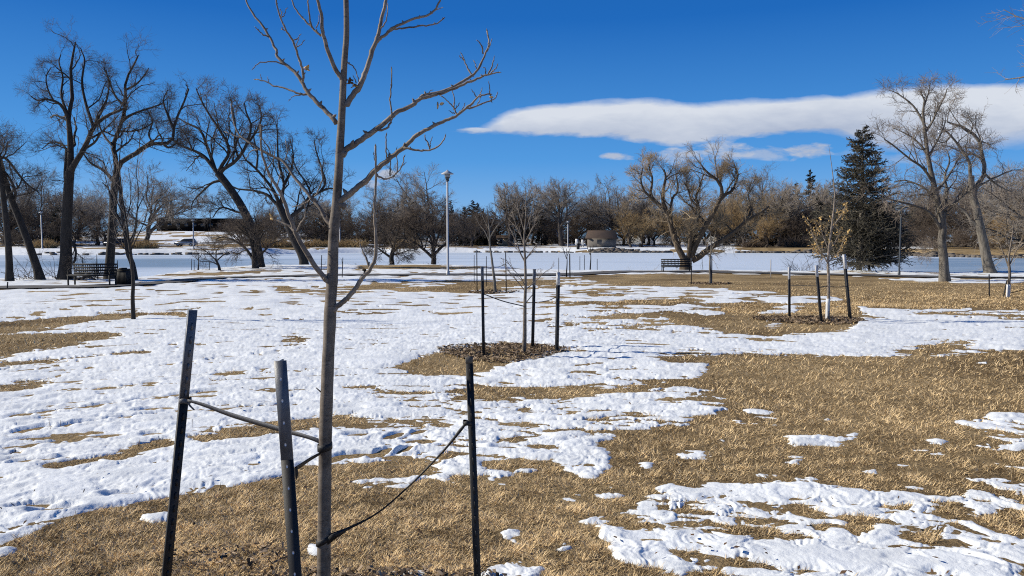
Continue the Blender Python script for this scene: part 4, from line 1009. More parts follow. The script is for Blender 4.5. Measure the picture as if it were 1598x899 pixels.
for px, yt, Yd, w in [(-30, 330, 210, 1.2), (48, 322, 200, 1.1), (80, 306, 210, 1.2), (545, 330, 230, 1.4), (492, 300, 215, .9), (510, 322, 205, 1.3), (575, 338, 215, 1.6), (621, 310, 225, .7), (641, 306, 215, .7), (704, 312, 225, .9), (738, 312, 205, 1.3), (755, 325, 215, 1.3), (815, 316, 235, 1.0), (855, 335, 225, 1.6), (895, 338, 230, 1.8), (935, 335, 235, 1.8), (998, 318, 240, 1.0), (1080, 335, 230, 1.6), (1150, 335, 240, 1.8), (1240, 285, 235, .9), (1262, 264, 215, .85), (1230, 325, 215, 1.6), (1290, 325, 225, 1.7), (1425, 318, 230, 1.4), (1500, 325, 220, 1.6), (1400, 330, 215, 1.8), (530, 318, 200, 1.0), (600, 330, 190, 1.1), (725, 322, 185, 1.2), (745, 316, 190, 1.2), (770, 330, 195, 1.2), (845, 322, 190, .9), (1205, 318, 185, 1.0), (1225, 308, 190, .9), (1275, 302, 185, .9), (1462, 312, 165, 1.0), (20, 325, 175, 1.1), (92, 322, 172, 1.1)]: far('fir', px, yt, Yd, w)
for px, yt, Yd in [(-60, 352, 170), (30, 354, 168), (95, 352, 185), (150, 356, 175), (430, 350, 176), (480, 346, 186), (525, 350, 190), (570, 350, 186), (610, 350, 180), (655, 352, 186), (700, 346, 200), (770, 350, 200), (815, 348, 195), (860, 352, 205), (900, 346, 200), (945, 350, 190), (985, 350, 186), (1030, 348, 186), (1075, 346, 190), (1120, 350, 186), (1165, 348, 186), (1210, 350, 182), (1255, 350, 186), (1300, 348, 178), (1345, 350, 172), (1390, 352, 160), (1430, 350, 156), (1475, 352, 150), (1520, 350, 142), (1565, 348, 138), (1610, 346, 135), (395, 352, 165)]: far('thicket', px, yt, Yd, 1.0)
for k, (px, Yd, w, h, lab) in enumerate([(428, 160, 5, 2.4, 'tan dry shrubs on the far shore left of the leaning cottonwood'), (450, 161, 4, 2.2, 'tan dry shrubs on the far shore behind the leaning cottonwood'), (487, 162, 4, 2.2, 'tan dry shrubs seen just left of the staked tree trunk'), (505, 163, 4, 2.0, 'tan dry grass clump seen behind the staked tree trunk'), (536, 163, 4.5, 2.2, 'tan dry grass clump on the far shore just right of the trunk'), (556, 162, 4.5, 2.4, 'tan dry shrubs farther right on the shore behind the brush'), (632, 162, 5, 2.6, 'low round tan shrub on the far shore left of the tall lamp'), (64, 145, 4, 2.2, 'tan dry shrub beside the small left lamp post'), (75, 146, 3, 2.0, 'small tan shrub right of the small left lamp post'), (212, 146, 4, 2.4, 'tan reeds at the foot of the round-crowned tree'), (232, 148, 3, 2.0, 'tan reeds right of the round-crowned tree'), (1175, 168, 4, 2.2, 'round russet bush on the far shore right of the willow'), (1240, 165, 5, 3.2, 'pale grey-brown bush on the far shore behind the yellow-leaved tree'), (1265, 164, 5, 3.4, 'second pale brown bush near the yellow-leaved tree')]):
    brush(px, Yd, w, h * .7, 260, lab, M['reed'] if k < 11 else M['twig_far_brown'], 200 + k, .035, 'dry_shrub', .9)
# riprap
def riprap(segs, label, seed, s0=.35):
    rg = np.random.default_rng(seed); mb = MB()
    for (px0, px1, n, Yo) in segs:
        for i in range(n):
            px = rg.uniform(px0, px1); fy = float(np.interp(px, FARX, FARK)) + rg.uniform(-.5, 2.2) + Yo
            x = (px - CX) / F * fy; z = max(gz(x, fy), POND_Z)
            s = s0 * rg.uniform(.5, 1.5)
            v = rg.normal(size=(8, 3)) * .12 + np.array([[i_, j_, k_] for i_ in (-1, 1) for j_ in (-1, 1) for k_ in (-1, 1)]) * .75
            mb.add(v * s * np.array([1.2, .9, .7]) + np.array([x, fy, z + s * .2]), q=[[0, 1, 3, 2], [4, 6, 7, 5], [0, 4, 5, 1], [2, 3, 7, 6], [0, 2, 6, 4], [1, 5, 7, 3]])
    o = mb.build('riprap', M['rock']); return tag(o, label, 'rocks', kind='stuff')
riprap([(740, 900, 60, 0), (920, 1045, 420, 0), (1150, 1400, 420, 0), (1400, 1600, 260, 0), (60, 420, 60, 0)], 'dark broken rocks lining the far edge of the frozen pond', 5)
# ------------------------------------------------------------------ buildings
def part(mb, name, mat, parent, org): return mb.build(name, mat, parent, origin=org)
o = on_ground(305, 300); e_ = empty('building', o, 'long low dark flat-roofed building on the rise beyond the left shore', 'building')
w_ = 118 / F * 300
z1 = EYE + (HOR - 343) / F * 300 - o[2]
b = MB(); b.box((0, 8, z1 / 2 - .3), (w_, 16, z1 + .6)); part(b, 'wall', M['wall_dark'], e_, (0, 0, 0))
b = MB(); b.box((0, 8, z1 + .25), (w_ + 1, 17, .5)); part(b, 'roof', M['wall_dark'], e_, (0, 0, 0))
b = MB()
for k in range(9): b.box((-w_ / 2 + 2 + k * (w_ - 4) / 8, -.02, z1 * .55), (1.6, .1, 1.4))
part(b, 'window', M['window'], e_, (0, 0, 0))
b = MB(); b.box((-w_ / 2 + 3.0, 6, z1 + 2.1), (2.0, 2.0, 3.2)); b.box((-w_ / 2 + 3.0, 6, z1 + 3.85), (2.3, 2.3, .3)); part(b, 'chimney', M['wall_tan'], e_, (0, 0, 0))
def gable_house(px, Yd, wpx, yb, yeave, ytop, depth, label, wm, rm, side_ridge=True, windows=2, door=True, rz=0, name='house'):
    o = on_ground(px, Yd); s = Yd / F; e_ = empty(name, o, label, 'house' if name == 'house' else name.replace('_', ' '))
    w = wpx * s; he = EYE + (HOR - yeave) * s - o[2]; ht = EYE + (HOR - ytop) * s - o[2]
    b = MB(); b.box((0, depth / 2, he / 2 - .3), (w, depth, he + .6))
    if not side_ridge: b.prism([(-w / 2, he), (w / 2, he), (0, ht)], 0, depth)
    b.build('wall', wm, e_)
    b = MB()
    if side_ridge:
        ov = .45; t = .15
        for sgn in (0, 1):
            y0 = -ov if sgn == 0 else depth + ov
            v = [[-w / 2 - ov, y0, he - .15], [w / 2 + ov, y0, he - .15], [w / 2 + ov, depth / 2, ht], [-w / 2 - ov, depth / 2, ht]]
            v2 = [[p[0], p[1], p[2] + t] for p in v]
            b.add(v + v2, q=[[0, 3, 2, 1], [4, 5, 6, 7], [0, 1, 5, 4], [1, 2, 6, 5], [2, 3, 7, 6], [3, 0, 4, 7]])
        for sx in (-1, 1): b.add([[sx * w / 2, 0, he - .1], [sx * w / 2, depth, he - .1], [sx * w / 2, depth / 2, ht - .1], [sx * (w / 2 - .1), 0, he - .1], [sx * (w / 2 - .1), depth, he - .1], [sx * (w / 2 - .1), depth / 2, ht - .1]], t=[[0, 1, 2], [3, 5, 4]])
    else:
        ov = .4; t = .15
        for sx in (-1, 1):
            ex = sx * (w / 2 + ov); ez = he - ov * (ht - he) / (w / 2)
            v = [[ex, -ov, ez], [ex, depth, ez], [0, depth, ht], [0, -ov, ht]]; v2 = [[p[0], p[1], p[2] + t] for p in v]
            b.add(v + v2, q=[[0, 3, 2, 1], [4, 5, 6, 7], [0, 1, 5, 4], [1, 2, 6, 5], [2, 3, 7, 6], [3, 0, 4, 7]])
    b.build('roof', rm, e_)
    for k in range(windows):
        x = -w * .32 + k * w * .64 / max(1, windows - 1) if windows > 1 else 0
        b = MB(); b.box((x, -.03, he * .62), (1.0, .08, 1.1)); fr = b.build('window', M['white'], e_)
        b = MB(); b.box((x, -.085, he * .62), (.8, .05, .9)); b.build('pane', M['window'], fr)
    if door:
        b = MB(); b.box((w * .02, -.04, 1.0), (.95, .08, 2.0)); b.build('door', M['wall_dark'], e_)
    e_.rotation_euler = (0, 0, rz)
    return e_
# park shed
o = on_ground(940, 164); s = 164 / F; e_ = empty('shed', o, 'small brown park shed with a roll-up door above the rocky shore', 'shed')
w = 42 * s; he = 15 * s; ht = 27 * s
b = MB(); b.box((0, 2, he / 2 - .3), (w, 4, he + .6)); b.build('wall', M['wall_grey'], e_)
b = MB(); v = [[-w / 2 - .4, -.5, he - .1], [w / 2 + .4, -.5, he - .1], [w / 2 + .1, 2, ht], [-w / 2 - .1, 2, ht], [-w / 2 - .4, 4.5, he - .1], [w / 2 + .4, 4.5, he - .1]]
b.add(v, q=[[0, 1, 2, 3], [3, 2, 5, 4]], t=[[0, 3, 4], [1, 5, 2]]); b.add([[-w / 2 - .4, -.5, he - .1], [w / 2 + .4, -.5, he - .1], [w / 2 + .4, 4.5, he - .1], [-w / 2 - .4, 4.5, he - .1]], q=[[0, 3, 2, 1]]); b.build('roof', M['roof_brown'], e_)
b = MB(); b.box((.5, -.04, he * .44), (w * .58, .08, he * .8))
for k in range(5): b.box((.5, -.09, he * (.12 + .16 * k)), (w * .56, .03, .04))
b.build('door', M['wall_house'], e_)
gable_house(757, 190, 34, 384, 353, 341, 9, 'dim gabled house half hidden behind bare trees right of the tall lamp', M['wall_house'], M['roof_tan'], False, 2)
gable_house(790, 185, 26, 382, 372, 368, 5, 'low tan-fronted outbuilding just right of the gabled house', M['wall_tan'], M['roof_brown'], True, 2, False, name='outbuilding')
gable_house(1003, 215, 36, 382, 362, 354, 8, 'white house glimpsed left of the willow behind golden twigs', M['white'], M['roof_brown'], True, 2)
gable_house(868, 225, 24, 380, 358, 350, 8, 'pale house showing between trunks behind the small middle lamp', M['white'], M['roof_tan'], False, 2)
gable_house(1432, 190, 22, 384, 372, 366, 6, 'small tan house glimpsed behind the lone tree on the right lawn', M['wall_tan'], M['roof_brown'], True, 2)
gable_house(1130, 250, 30, 380, 368, 360, 8, 'distant white-walled house right of the willow trunk', M['white'], M['roof_tan'], True, 2)
gable_house(600, 262, 40, 378, 369, 364, 8, 'distant tan house right of the staked tree trunk', M['wall_tan'], M['roof_brown'], True, 3)
def signboard(px, Yd, wpx, hpx, lab):
    o = on_ground(px, Yd); s = Yd / F; e_ = empty('notice_board', o, lab, 'board')
    b = MB(); b.box((0, 0, hpx * s * .62), (wpx * s, .08, hpx * s * .75)); b.build('panel', M['white'], e_)
    for sx in (-1, 1): b = MB(); b.box((sx * wpx * s * .35, .1, hpx * s * .45), (.12, .12, hpx * s * .95)); b.build('post', M['wall_grey'], e_)
signboard(900, 168, 4.5, 13, 'white board left of the shed, the left one of the pair')
signboard(909, 168, 3.5, 12, 'narrow white board between the other board and the shed')
def bin_far(px, Yd, lab, wpx=5, hpx=9):
    o = on_ground(px, Yd); s = Yd / F; e_ = empty('litter_bin', o, lab, 'bin'); r = wpx * s / 2
    b = MB(); b.tube([[0, 0, 0], [0, 0, hpx * s * .4], [0, 0, hpx * s * .85]], np.array([r * .9, r, r]), 12); b.build('body', M['black_metal'], e_)
    b = MB(); b.tube([[0, 0, hpx * s * .85], [0, 0, hpx * s * .95], [0, 0, hpx * s]], np.array([r * 1.1, r, r * .3]), 12); b.build('lid', M['black_metal'], e_)
bin_far(902, 160, 'dark bin standing left of the brown shed'); bin_far(998, 172, 'dark round bin on the snow right of the shed', 3.2, 6)
def car(px, Yd, rz, label, paint, name='parked_car'):
    o = on_ground(px, Yd); e_ = empty(name, o + np.array([0, 0, .06]), label, 'car')
    b = MB(); L = 4.6; W = 1.8
    prof = [(-2.3, .35), (2.3, .35), (2.32, .75), (2.0, .98), (1.05, 1.05), (-2.15, 1.08), (-2.32, .8)]
    b.prism(prof, -W / 2, W / 2); b.build('body', paint, e_)
    b = MB(); b.prism([(-2.1, 1.06), (1.05, 1.04), (.45, 1.62), (-1.75, 1.66)], -W / 2 + .1, W / 2 - .1); b.build('cabin', M['window'], e_)
    b = MB(); b.prism([(-1.82, 1.63), (.5, 1.60), (.4, 1.70), (-1.7, 1.73)], -W / 2 + .06, W / 2 - .06); b.build('roof', paint, e_)
    for x in (-1.45, 1.45):
        for y in (-.82, .82):
            b = MB(); b.tube([[x, y - .11, .34], [x, y + .11, .34]], .34, 16); wh = b.build('wheel', M['tyre'], e_)
            b = MB(); b.tube([[x, y - .125, .34], [x, y + .125, .34]], .2, 12); b.build('rim', M['chrome'], wh)
    for y in (-.65, .65): b = MB(); b.box((2.31, y, .72), (.05, .3, .16)); b.build('headlight', M['white'], e_)
    e_.rotation_euler = (0, 0, rz)
car(291, 172, math.pi, 'silver-grey car on the road below the long dark building', M['car_silver'])
car(182, 166, math.pi, 'dark car parked beyond the pond behind the bench trees', M['car_dark'])
# ------------------------------------------------------------------ lamp posts
def lamp(px, Yd, ytop, label, wpx, mat, tall=True, ybase=None):
    if ybase: o = hit(px, ybase)
    else: o = on_ground(px, Yd)
    Yd = o[1]; s = Yd / F; H = EYE + (HOR - ytop) * s - o[2]; r = wpx * s / 2
    e_ = empty('street_lamp', o, label, 'street lamp')
    b = MB(); b.tube([[0, 0, -.1], [0, 0, .25], [0, 0, .26], [0, 0, H - .62]], np.array([r * 1.5, r * 1.5, r, r * .82]), 12); b.build('pole', mat, e_, True)
    b = MB(); b.tube([[0, 0, H - .64], [0, 0, H - .58]], r * 1.5, 12); b.tube([[0, 0, H - .58], [0, 0, H - .46], [0, 0, H - .44]], np.array([r * 1.2, .12, .17]), 12); b.build('collar', M['pole_dark'], e_)
    b = MB(); b.tube([[0, 0, H - .44], [0, 0, H - .24]], np.array([.14, .17]), 8); b.build('lantern', M['glass'], e_)
    b = MB(); b.tube([[0, 0, H - .25], [0, 0, H - .22], [0, 0, H - .08], [0, 0, H - .04], [0, 0, H]], np.array([.36, .36, .10, .05, .02]), 12); b.build('cap', M['pole'] if mat == M['pole'] else mat, e_)
lamp(699, 0, 266, 'tall pale lamp post standing on the snow beside the path', 3.8, M['pole'], ybase=430)
lamp(67, 142, 330, 'small pale lamp post on the far shore between the left trunks', 1.9, M['pole'])
lamp(303, 146, 342, 'small pale lamp post on the far shore below the long dark building', 1.8, M['pole'])
lamp(886, 163, 345, 'small pale lamp post on the far shore left of the shed', 1.8, M['pole'])
lamp(531, 170, 342, 'faint pale lamp post on the far shore just right of the staked trunk', 2.0, M['pole'])
lamp(1403, 0, 318, 'slim dark lamp post right of the big spruce', 2.6, M['pole_dark'], ybase=430)
for px, Yd, yt, lab in [(280, 300, 325, 'thin utility pole above the roof of the long dark building'), (330, 290, 328, 'thin utility pole right of the long dark building')]:
    o = on_ground(px, Yd); H = EYE + (HOR - yt) / F * Yd - o[2]; e_ = empty('utility_pole', o, lab, 'utility pole')
    b = MB(); b.tube([[0, 0, -.2], [0, 0, H]], .16, 8); b.build('pole', M['bark_dark'], e_); b = MB(); b.box((0, -.15, H - .7), (2.2, .12, .14)); b.build('crossarm', M['bark_dark'], e_)
# ------------------------------------------------------------------ benches and bin
def bench(px, ybase, wpx, label, rz=0.0, hscale=1.0, flip=False, Yd=None):
    o = hit(px, ybase) if Yd is None else on_ground(px, Yd); L = wpx / F * o[1]; e_ = empty('park_bench', o, label, 'bench'); h = .44 * hscale
    sg = -1 if flip else 1
    b = MB()
    for k in range(6): b.box((0, sg * (-.22 + k * .085), h), (L, .080, .055))
    for x in (-L / 2 + .1, 0, L / 2 - .1): b.box((x, 0, h - .035), (.04, .5, .04))
    b.build('seat', M['black_metal'], e_)
    b = MB()
    n = int(L / .09)
    for k in range(n + 1): b.box((-L / 2 + .04 + k * (L - .08) / n, sg * .27, h + .25), (.030, .014, .36))
    for z in (.07, .19, .31, .44): b.box((0, sg * .27, h + z), (L, .035, .065))
    b.build('backrest', M['black_metal'], e_)
    for x in (-L / 2 + .05, L / 2 - .05):
        for y in (-.24, .24):
            b = MB(); b.box((x, y, h / 2 - .03), (.05, .05, h + .06)); b.build('leg', M['black_metal'], e_)
        b = MB(); b.tube([[x, -sg * .24, h], [x, -sg * .27, h + .2], [x, -sg * .1, h + .26], [x, sg * .27, h + .25]], .022, 6); b.build('armrest', M['black_metal'], e_)
    e_.rotation_euler = (0, 0, rz); return e_
bench(144, 446, 68, 'black metal park bench by the path under the left cottonwoods', rz=.0, hscale=1.0)
bench(1056, 424.5, 46, 'black metal park bench in front of the multi-stemmed willow', hscale=.8, Yd=47.0)
o = hit(193, 445.5); e_ = empty('trash_bin', o, 'square black trash bin at the right end of the left bench', 'trash bin'); s = o[1] / F; w = 17 * s; h = 25 * s
b = MB(); b.box((0, 0, h / 2), (w * .97, w * .97, h - .06))
for k in range(9):
    for sy in (-1, 1): b.box((-w / 2 + w * (k + .5) / 9, sy * w / 2, h / 2), (w / 14, .02, h - .1)); b.box((sy * w / 2, -w / 2 + w * (k + .5) / 9, h / 2), (.02, w / 14, h - .1))
b.build('body', M['black_metal'], e_)
b = MB(); b.box((0, 0, h), (w * 1.06, w * 1.06, .06)); b.box((0, 0, h + .05), (w * .5, w * .5, .05)); b.build('lid', M['black_metal'], e_)
# ------------------------------------------------------------------ stakes
def frame_from(d):
    d = d / np.linalg.norm(d); x = np.cross(d, [0, 1., 0]); 
    x = x / np.linalg.norm(x) * -1; y = np.cross(d, x)
    return np.stack([x, y, d], 1)    # columns: local x,y,z
def tpost(top, bot, label, w=.038, rot=0.0, tip=.28, tipmat=None, group=None, studs=True, bury=.3, holes=False, Lfix=None):
    top = np.array(top, float); bot = np.array(bot, float); d = top - bot; L = np.linalg.norm(d) if Lfix is None else Lfix
    A = frame_from(d); c, s = math.cos(rot), math.sin(rot); A = A @ np.array([[c, -s, 0], [s, c, 0], [0, 0, 1]])
    e_ = empty('metal_stake', bot, label, 'stake', group)
    def T(z0, z1, mat, name, st):
        b = MB(); h = w / 2; t = w * .13; dd = w * .95
        # T profile: flange facing -y with slightly folded lips, stem to +y
        prof = [(-h, -t * .2), (-h * .9, -t), (h * .9, -t), (h, -t * .2), (h, t * .6), (t * .55, t * .6), (t * .5, dd), (-t * .5, dd), (-t * .55, t * .6), (-h, t * .6)]
        n = len(prof); V = [[p[0], p[1], z0] for p in prof] + [[p[0], p[1], z1] for p in prof]
        q = [[i, (i + 1) % n, n + (i + 1) % n, n + i] for i in range(n)]
        V = np.array(V); caps = [[0, 9, 4, 3], [9, 8, 5, 4], [8, 7, 6, 5], [0, 3, 2, 1]]
        q += [[n + 0, n + 3, n + 4, n + 9], [n + 9, n + 4, n + 5, n + 8], [n + 8, n + 5, n + 6, n + 7], [n + 0, n + 1, n + 2, n + 3]] + caps
        b.add(V @ A.T, q)
        if st:
            z = z0 + .03
            while z < z1 - .02:
                b.add(np.array([[i * w * .09, -t - (.006 if j > 0 else 0), z + k * .011 + (0 if j > 0 else k * .004)] for i in (-1, 1) for j in (-1, 1) for k in (-1, 1)]) @ A.T, q=[[0, 1, 3, 2], [4, 6, 7, 5], [0, 4, 5, 1], [2, 3, 7, 6], [0, 2, 6, 4], [1, 5, 7, 3]])
                z += .055
        return b.build(name, mat, e_)
    zt = L * (1 - tip)
    T(-bury, zt, M['post_black'], 'post', studs and not holes)
    T(zt + .0005, L, tipmat or M['post_grey'], 'painted_tip', studs and not holes)
    if holes:
        z = L - .06
        while z > .1:
            t = w * .13; b = MB()
            b.add(np.array([[math.cos(a) * .0035, -t - .0015 + j * .0012, z + math.sin(a) * .006] for j in (0, 1) for a in np.linspace(0, 2 * math.pi, 9)[:-1]]) @ A.T, q=[[i, (i + 1) % 8, 8 + (i + 1) % 8, 8 + i] for i in range(8)] + [[0, 1, 2, 3], [0, 3, 4, 7], [4, 5, 6, 7]])
            b.build('stud', M['stud'], e_); z -= .074
    return e_
def post_px(x0, y0, x1, y1, Y0, label, wpx, **k):
    """visible top (x0,y0) and a lower point (x1,y1) on the post at distance Y0; the foot is found on the ground"""
    if Y0 > 20: wpx *= .72
    a = at(x0, y0, Y0); b = at(x1, y1, Y0 + k.pop('dy', 0)); d = a - b; d /= d[2]
    t = a.copy()
    for _ in range(30):
        g_ = gz(t[0], t[1]); t = a - d * (a[2] - g_)
    return tpost(a, t, label, w=wpx / F * Y0, **k)
PL = post_px(301, 484, 260, 899, 3.05, 'leaning black metal stake left of the nearest tree', 15, rot=.9, tip=.27)
PM = post_px(437, 563, 461, 899, 2.5, 'thick black metal stake with a row of pale studs beside the nearest trunk', 19.5, rot=.05, tip=.27, holes=True)
PR = post_px(732, 557, 745, 899, 2.75, 'black metal stake on the right tied to the nearest trunk', 11.5, rot=.15, tip=.02, tipmat=M['bark_grey'])
g2 = 'stakes round the thin bare sapling'
post_px(752.5, 416, 755, 565, 10.9, 'left stake round the thin bare sapling, with pale top', 5, group=None, rot=.5, tip=.16)
post_px(834, 420, 831, 546, 11.9, 'middle stake just right of the thin bare sapling', 5, rot=.2, tip=.22)
post_px(872, 425, 869.5, 557, 11.3, 'right stake by the snow edge near the thin bare sapling', 5.5, rot=.7, tip=.16, tipmat=M['post_white'])
# canister-like wedge lying on the first of these stakes
post_px(1232, 417, 1232.5, 500, 16.9, 'left stake round the yellow-leaved tree', 3.6, rot=.4, tip=.24, tipmat=M['post_white'])
post_px(1274, 414, 1283, 511, 15.9, 'middle leaning stake just left of the white-wrapped trunk', 4.2, rot=.3, tip=.20, tipmat=M['post_white'])
post_px(1318, 397, 1328, 502, 16.6, 'right leaning stake beside the yellow-leaved tree', 4.4, rot=.5, tip=.22, tipmat=M['post_white'])
post_px(744, 390, 744.5, 447, 27.4, 'left stake round the pale leaning sapling', 2.2, tip=.2, rot=.3)
post_px(789, 393, 790, 446, 27.2, 'right stake round the pale leaning sapling', 2.4, tip=.2, rot=.5)
post_px(759, 400, 759, 440, 31, 'far thin stake behind the pale leaning sapling', 1.6, tip=.2, rot=.5)
post_px(740, 398, 740, 436, 34, 'far thin stake left of the pale leaning sapling', 1.4, tip=.2, rot=.5)
post_px(1079, 403, 1079, 439, 33, 'thin stake at the right end of the willow bench', 1.8, tip=.2, rot=.5)
post_px(1111, 399, 1111, 440, 33, 'stake just right of the pale sapling by the willow bench', 2.0, tip=.2, rot=.5)
post_px(1544, 428, 1544.5, 465, 24, 'thin stake left of the white-wrapped trunk at the right edge', 2.2, tip=.1, rot=.5)
post_px(1572, 437, 1566, 466, 24.4, 'slanting stake against the white-wrapped trunk at the right edge', 2.2, tip=.1, rot=.5)
post_px(889, 396, 889.5, 428, 41, 'dark stake beside the tiny sapling left of the far posts', 2.6, tip=.25, rot=.5)
post_px(872, 402, 872, 428, 42, 'thin stake left of the tiny sapling near the pond', 1.4, tip=.2, rot=.5)
for k, (x, yt) in enumerate([(905, 400), (912, 398), (932, 404)]): post_px(x, yt, x, 419, 50, ['far thin post, left of the three at the pond edge', 'far thin post, middle of the three at the pond edge', 'far thin post, right of the three at the pond edge'][k], 1.3, tip=.2, rot=.5)
for k, (x, yt) in enumerate([(299, 404), (303, 406), (327, 408)]): post_px(x, yt, x, 425, 50, ['thin post left of the tiny sapling at the left pond edge', 'second thin post hard by the tiny sapling at the left pond edge', 'thin post right of the tiny sapling at the left pond edge'][k], 1.3, tip=.2, rot=.5)
post_px(12, 440, 11, 455, 29, 'short dark stake at the path edge on the far left', 2.6, tip=.05, rot=.4)
post_px(535, 402, 534, 432, 40, 'thin far stake behind the nearest trunk on its right', 1.8, tip=.2, rot=.4)
post_px(502, 398, 501, 432, 42, 'thin far stake behind the nearest trunk on its left', 1.8, tip=.2, rot=.4)
post_px(1203, 405, 1203, 434, 40, 'short pale marker post on the upper lawn left of the yellow-leaved tree', 1.8, tip=.98, tipmat=M['post_white'], rot=.4, studs=False)
for x, y, Yd, lab in [(130, 440, 37, 'thin upright stick behind the left bench, the left one'), (152, 438, 37.2, 'thin upright stick behind the left bench, the middle one'), (184, 438, 37.2, 'thin upright stick behind the left bench, the right one')]:
    b0 = on_ground(x, Yd); mb = MB(); mb.tube([b0 - [0, 0, .1], b0 + [-.03, 0, .7], at(x - 1, {130: 401, 152: 397, 184: 406}[x], Yd)], np.array([.03, .028, .012]), 5)
    tag(mb.build('stick', M['bark_dark'], origin=b0), lab, 'stick')
# straps
def strap(name, pts, w, label, mat, thick=.003, roll=0.0, parent=None, twist=None):
    P = resample(pts, 26); T = np.gradient(P, axis=0); T /= np.linalg.norm(T, axis=1, keepdims=True)
    U = np.cross(T, [0, 0, 1.0]); U /= np.linalg.norm(U, axis=1, keepdims=True) + 1e-9; W = np.cross(U, T)
    ws = np.interp(np.linspace(0, 1, 26), np.linspace(0, 1, len(w)), w) if hasattr(w, '__len__') else np.full(26, w)
    rl = np.interp(np.linspace(0, 1, 26), np.linspace(0, 1, len(twist)), twist) if twist else np.full(26, roll)
    c = np.cos(rl)[:, None]; s = np.sin(rl)[:, None]; A = W * c + U * s; Bn = -W * s + U * c
    V = np.stack([P - A * ws[:, None] / 2 - Bn * thick / 2, P + A * ws[:, None] / 2 - Bn * thick / 2, P + A * ws[:, None] / 2 + Bn * thick / 2, P - A * ws[:, None] / 2 + Bn * thick / 2], 1)
    i = np.arange(26 * 4).reshape(26, 4); nx = np.roll(i, -1, 1)
    q = np.stack([i[:-1], nx[:-1], nx[1:], i[1:]], -1).reshape(-1, 4)
    q = np.vstack([q, [[0, 3, 2, 1]], [[100, 101, 102, 103]]])
    return tag(mk(name, V, q, None, mat, parent, origin=P[0] if parent is None else None), label, 'strap') if parent is None else mk(name, V, q, None, mat, parent)
def ring(name, c, r, h, mat, parent=None, org=None, tilt=(0, 0), sides=24, amp=.0):
    mb = MB(); a = np.linspace(0, 2 * np.pi, sides + 1)[:-1]
    V = []
    for (rr, zz) in ((r, -h / 2), (r + .003, -h / 2 * .9), (r + .003, h / 2 * .9), (r, h / 2)):
        for t in a: V.append([c[0] + rr * math.cos(t), c[1] + rr * math.sin(t), c[2] + zz + tilt[0] * math.cos(t) * r + tilt[1] * math.sin(t) * r + amp * math.sin(3 * t)])
    i = np.arange(4 * sides).reshape(4, sides); nx = np.roll(i, -1, 1)
    q = np.concatenate([np.stack([i[k], nx[k], nx[k + 1], i[k + 1]], -1) for k in range(3)])
    mb.add(V, q); 
    if parent is not None: V2 = mb; 
    return mb
TY = 2.75
tc1 = at(507, 697, TY); tr = 10.5 / F * TY; tc2 = at(505, 842, TY); tr2 = 10.8 / F * TY
# long light strap from the left stake behind the studded stake to the trunk
s1 = strap('tree_strap', [at(293, 625, 3.02), at(318, 632, 3.0), at(365, 649, 2.95), at(430, 668, 2.86), at(480, 682, 2.78), tc1 + [-.01, .012, .012]], [.010, .016, .021, .022, .016, .020], 'grey flat strap running from the left leaning stake to the nearest trunk', M['strap'], roll=.3)
mb = MB(); pc = at(289, 625, 3.05)
for z in (-.004, .006): mb.v  # noqa
k1 = ring('knot', pc, .022, .020, None, amp=.003); k1.add(*(lambda v, q, t: (v, q, t))(*tubes(np.array([[pc + [.02, -.02, -.005], pc + [.03, -.02, -.02], pc + [.045, -.02, -.035]]]), np.array([[.004, .004, .003]]), 5)))
kk = k1.build('knot', M['strap'], None); kk.parent = s1; kk.location = [-v for v in s1.location]
k2 = ring('wrap', tc1, tr, .026, None, tilt=(.15, .1)); kk = k2.build('wrap', M['strap_black'], None, True); kk.parent = s1; kk.location = [-v for v in s1.location]
s2 = strap('tree_strap', [at(459, 733, 2.52), at(470, 726, 2.58), at(485, 716, 2.66), tc1 + [-.012, -.02, -.02]], [.022, .024, .018, .012], 'short dark strap from the studded stake up to the nearest trunk', M['strap_black'], roll=.5)
mb = MB(); mb.tubes(np.array([[at(459, 733, 2.5), at(445, 742, 2.53), at(430, 748, 2.56)], [at(462, 730, 2.48), at(463, 740, 2.48), at(462, 749, 2.48)]]), np.array([[.004, .0035, .002], [.006, .007, .001]]), 5); kk = mb.build('strap_tail', M['strap_black'], None); kk.parent = s2; kk.location = [-v for v in s2.location]
s3 = strap('tree_strap', [at(729, 658, 2.74), at(718, 672, 2.74), at(690, 706, 2.74), at(640, 757, 2.745), at(590, 800, 2.75), at(545, 824, 2.755), tc2 + [tr2 * .7, -.012, .012]], [.006, .012, .007, .006, .006, .010, .022], 'black cord drooping from the right stake to a loop low on the nearest trunk', M['strap_black'], thick=.005, roll=.2)
k3 = ring('wrap', tc2, tr2, .022, None, tilt=(.5, .1)); kk = k3.build('wrap', M['strap_black'], None, True); kk.parent = s3; kk.location = [-v for v in s3.location]
mb = MB(); V_ = strap('tmp', [tc2 + [tr2 * .5, -.015, -.008], at(520, 838, 2.72), at(532, 832, 2.73), at(543, 825, 2.745)], [.018, .024, .018, .005], '', M['strap_black'], parent=s3, roll=.3); V_.name = 'wide_band'; V_.location = [-v for v in s3.location]
pr_ = at(729.5, 660, 2.75); k4 = ring('knot', pr_, .014, .018, None, amp=.002); kk = k4.build('knot', M['strap_black'], None); kk.parent = s3; kk.location = [-v for v in s3.location]
def cord(pts, Y0, label, r=.006, mat='strap_black'):
    w = [at(p[0], p[1], p[2] if len(p) > 2 else Y0) for p in pts]; P = resample(w, 16); mb = MB(); mb.tube(P, r, 5)
    return tag(mb.build('tree_strap', M[mat], origin=P[0]), label, 'strap')
cord([(755, 459, 10.9), (785, 470, 11.05), (818, 478, 11.3)], 11, 'dark strap sagging from the left stake to the thin bare sapling', .008)
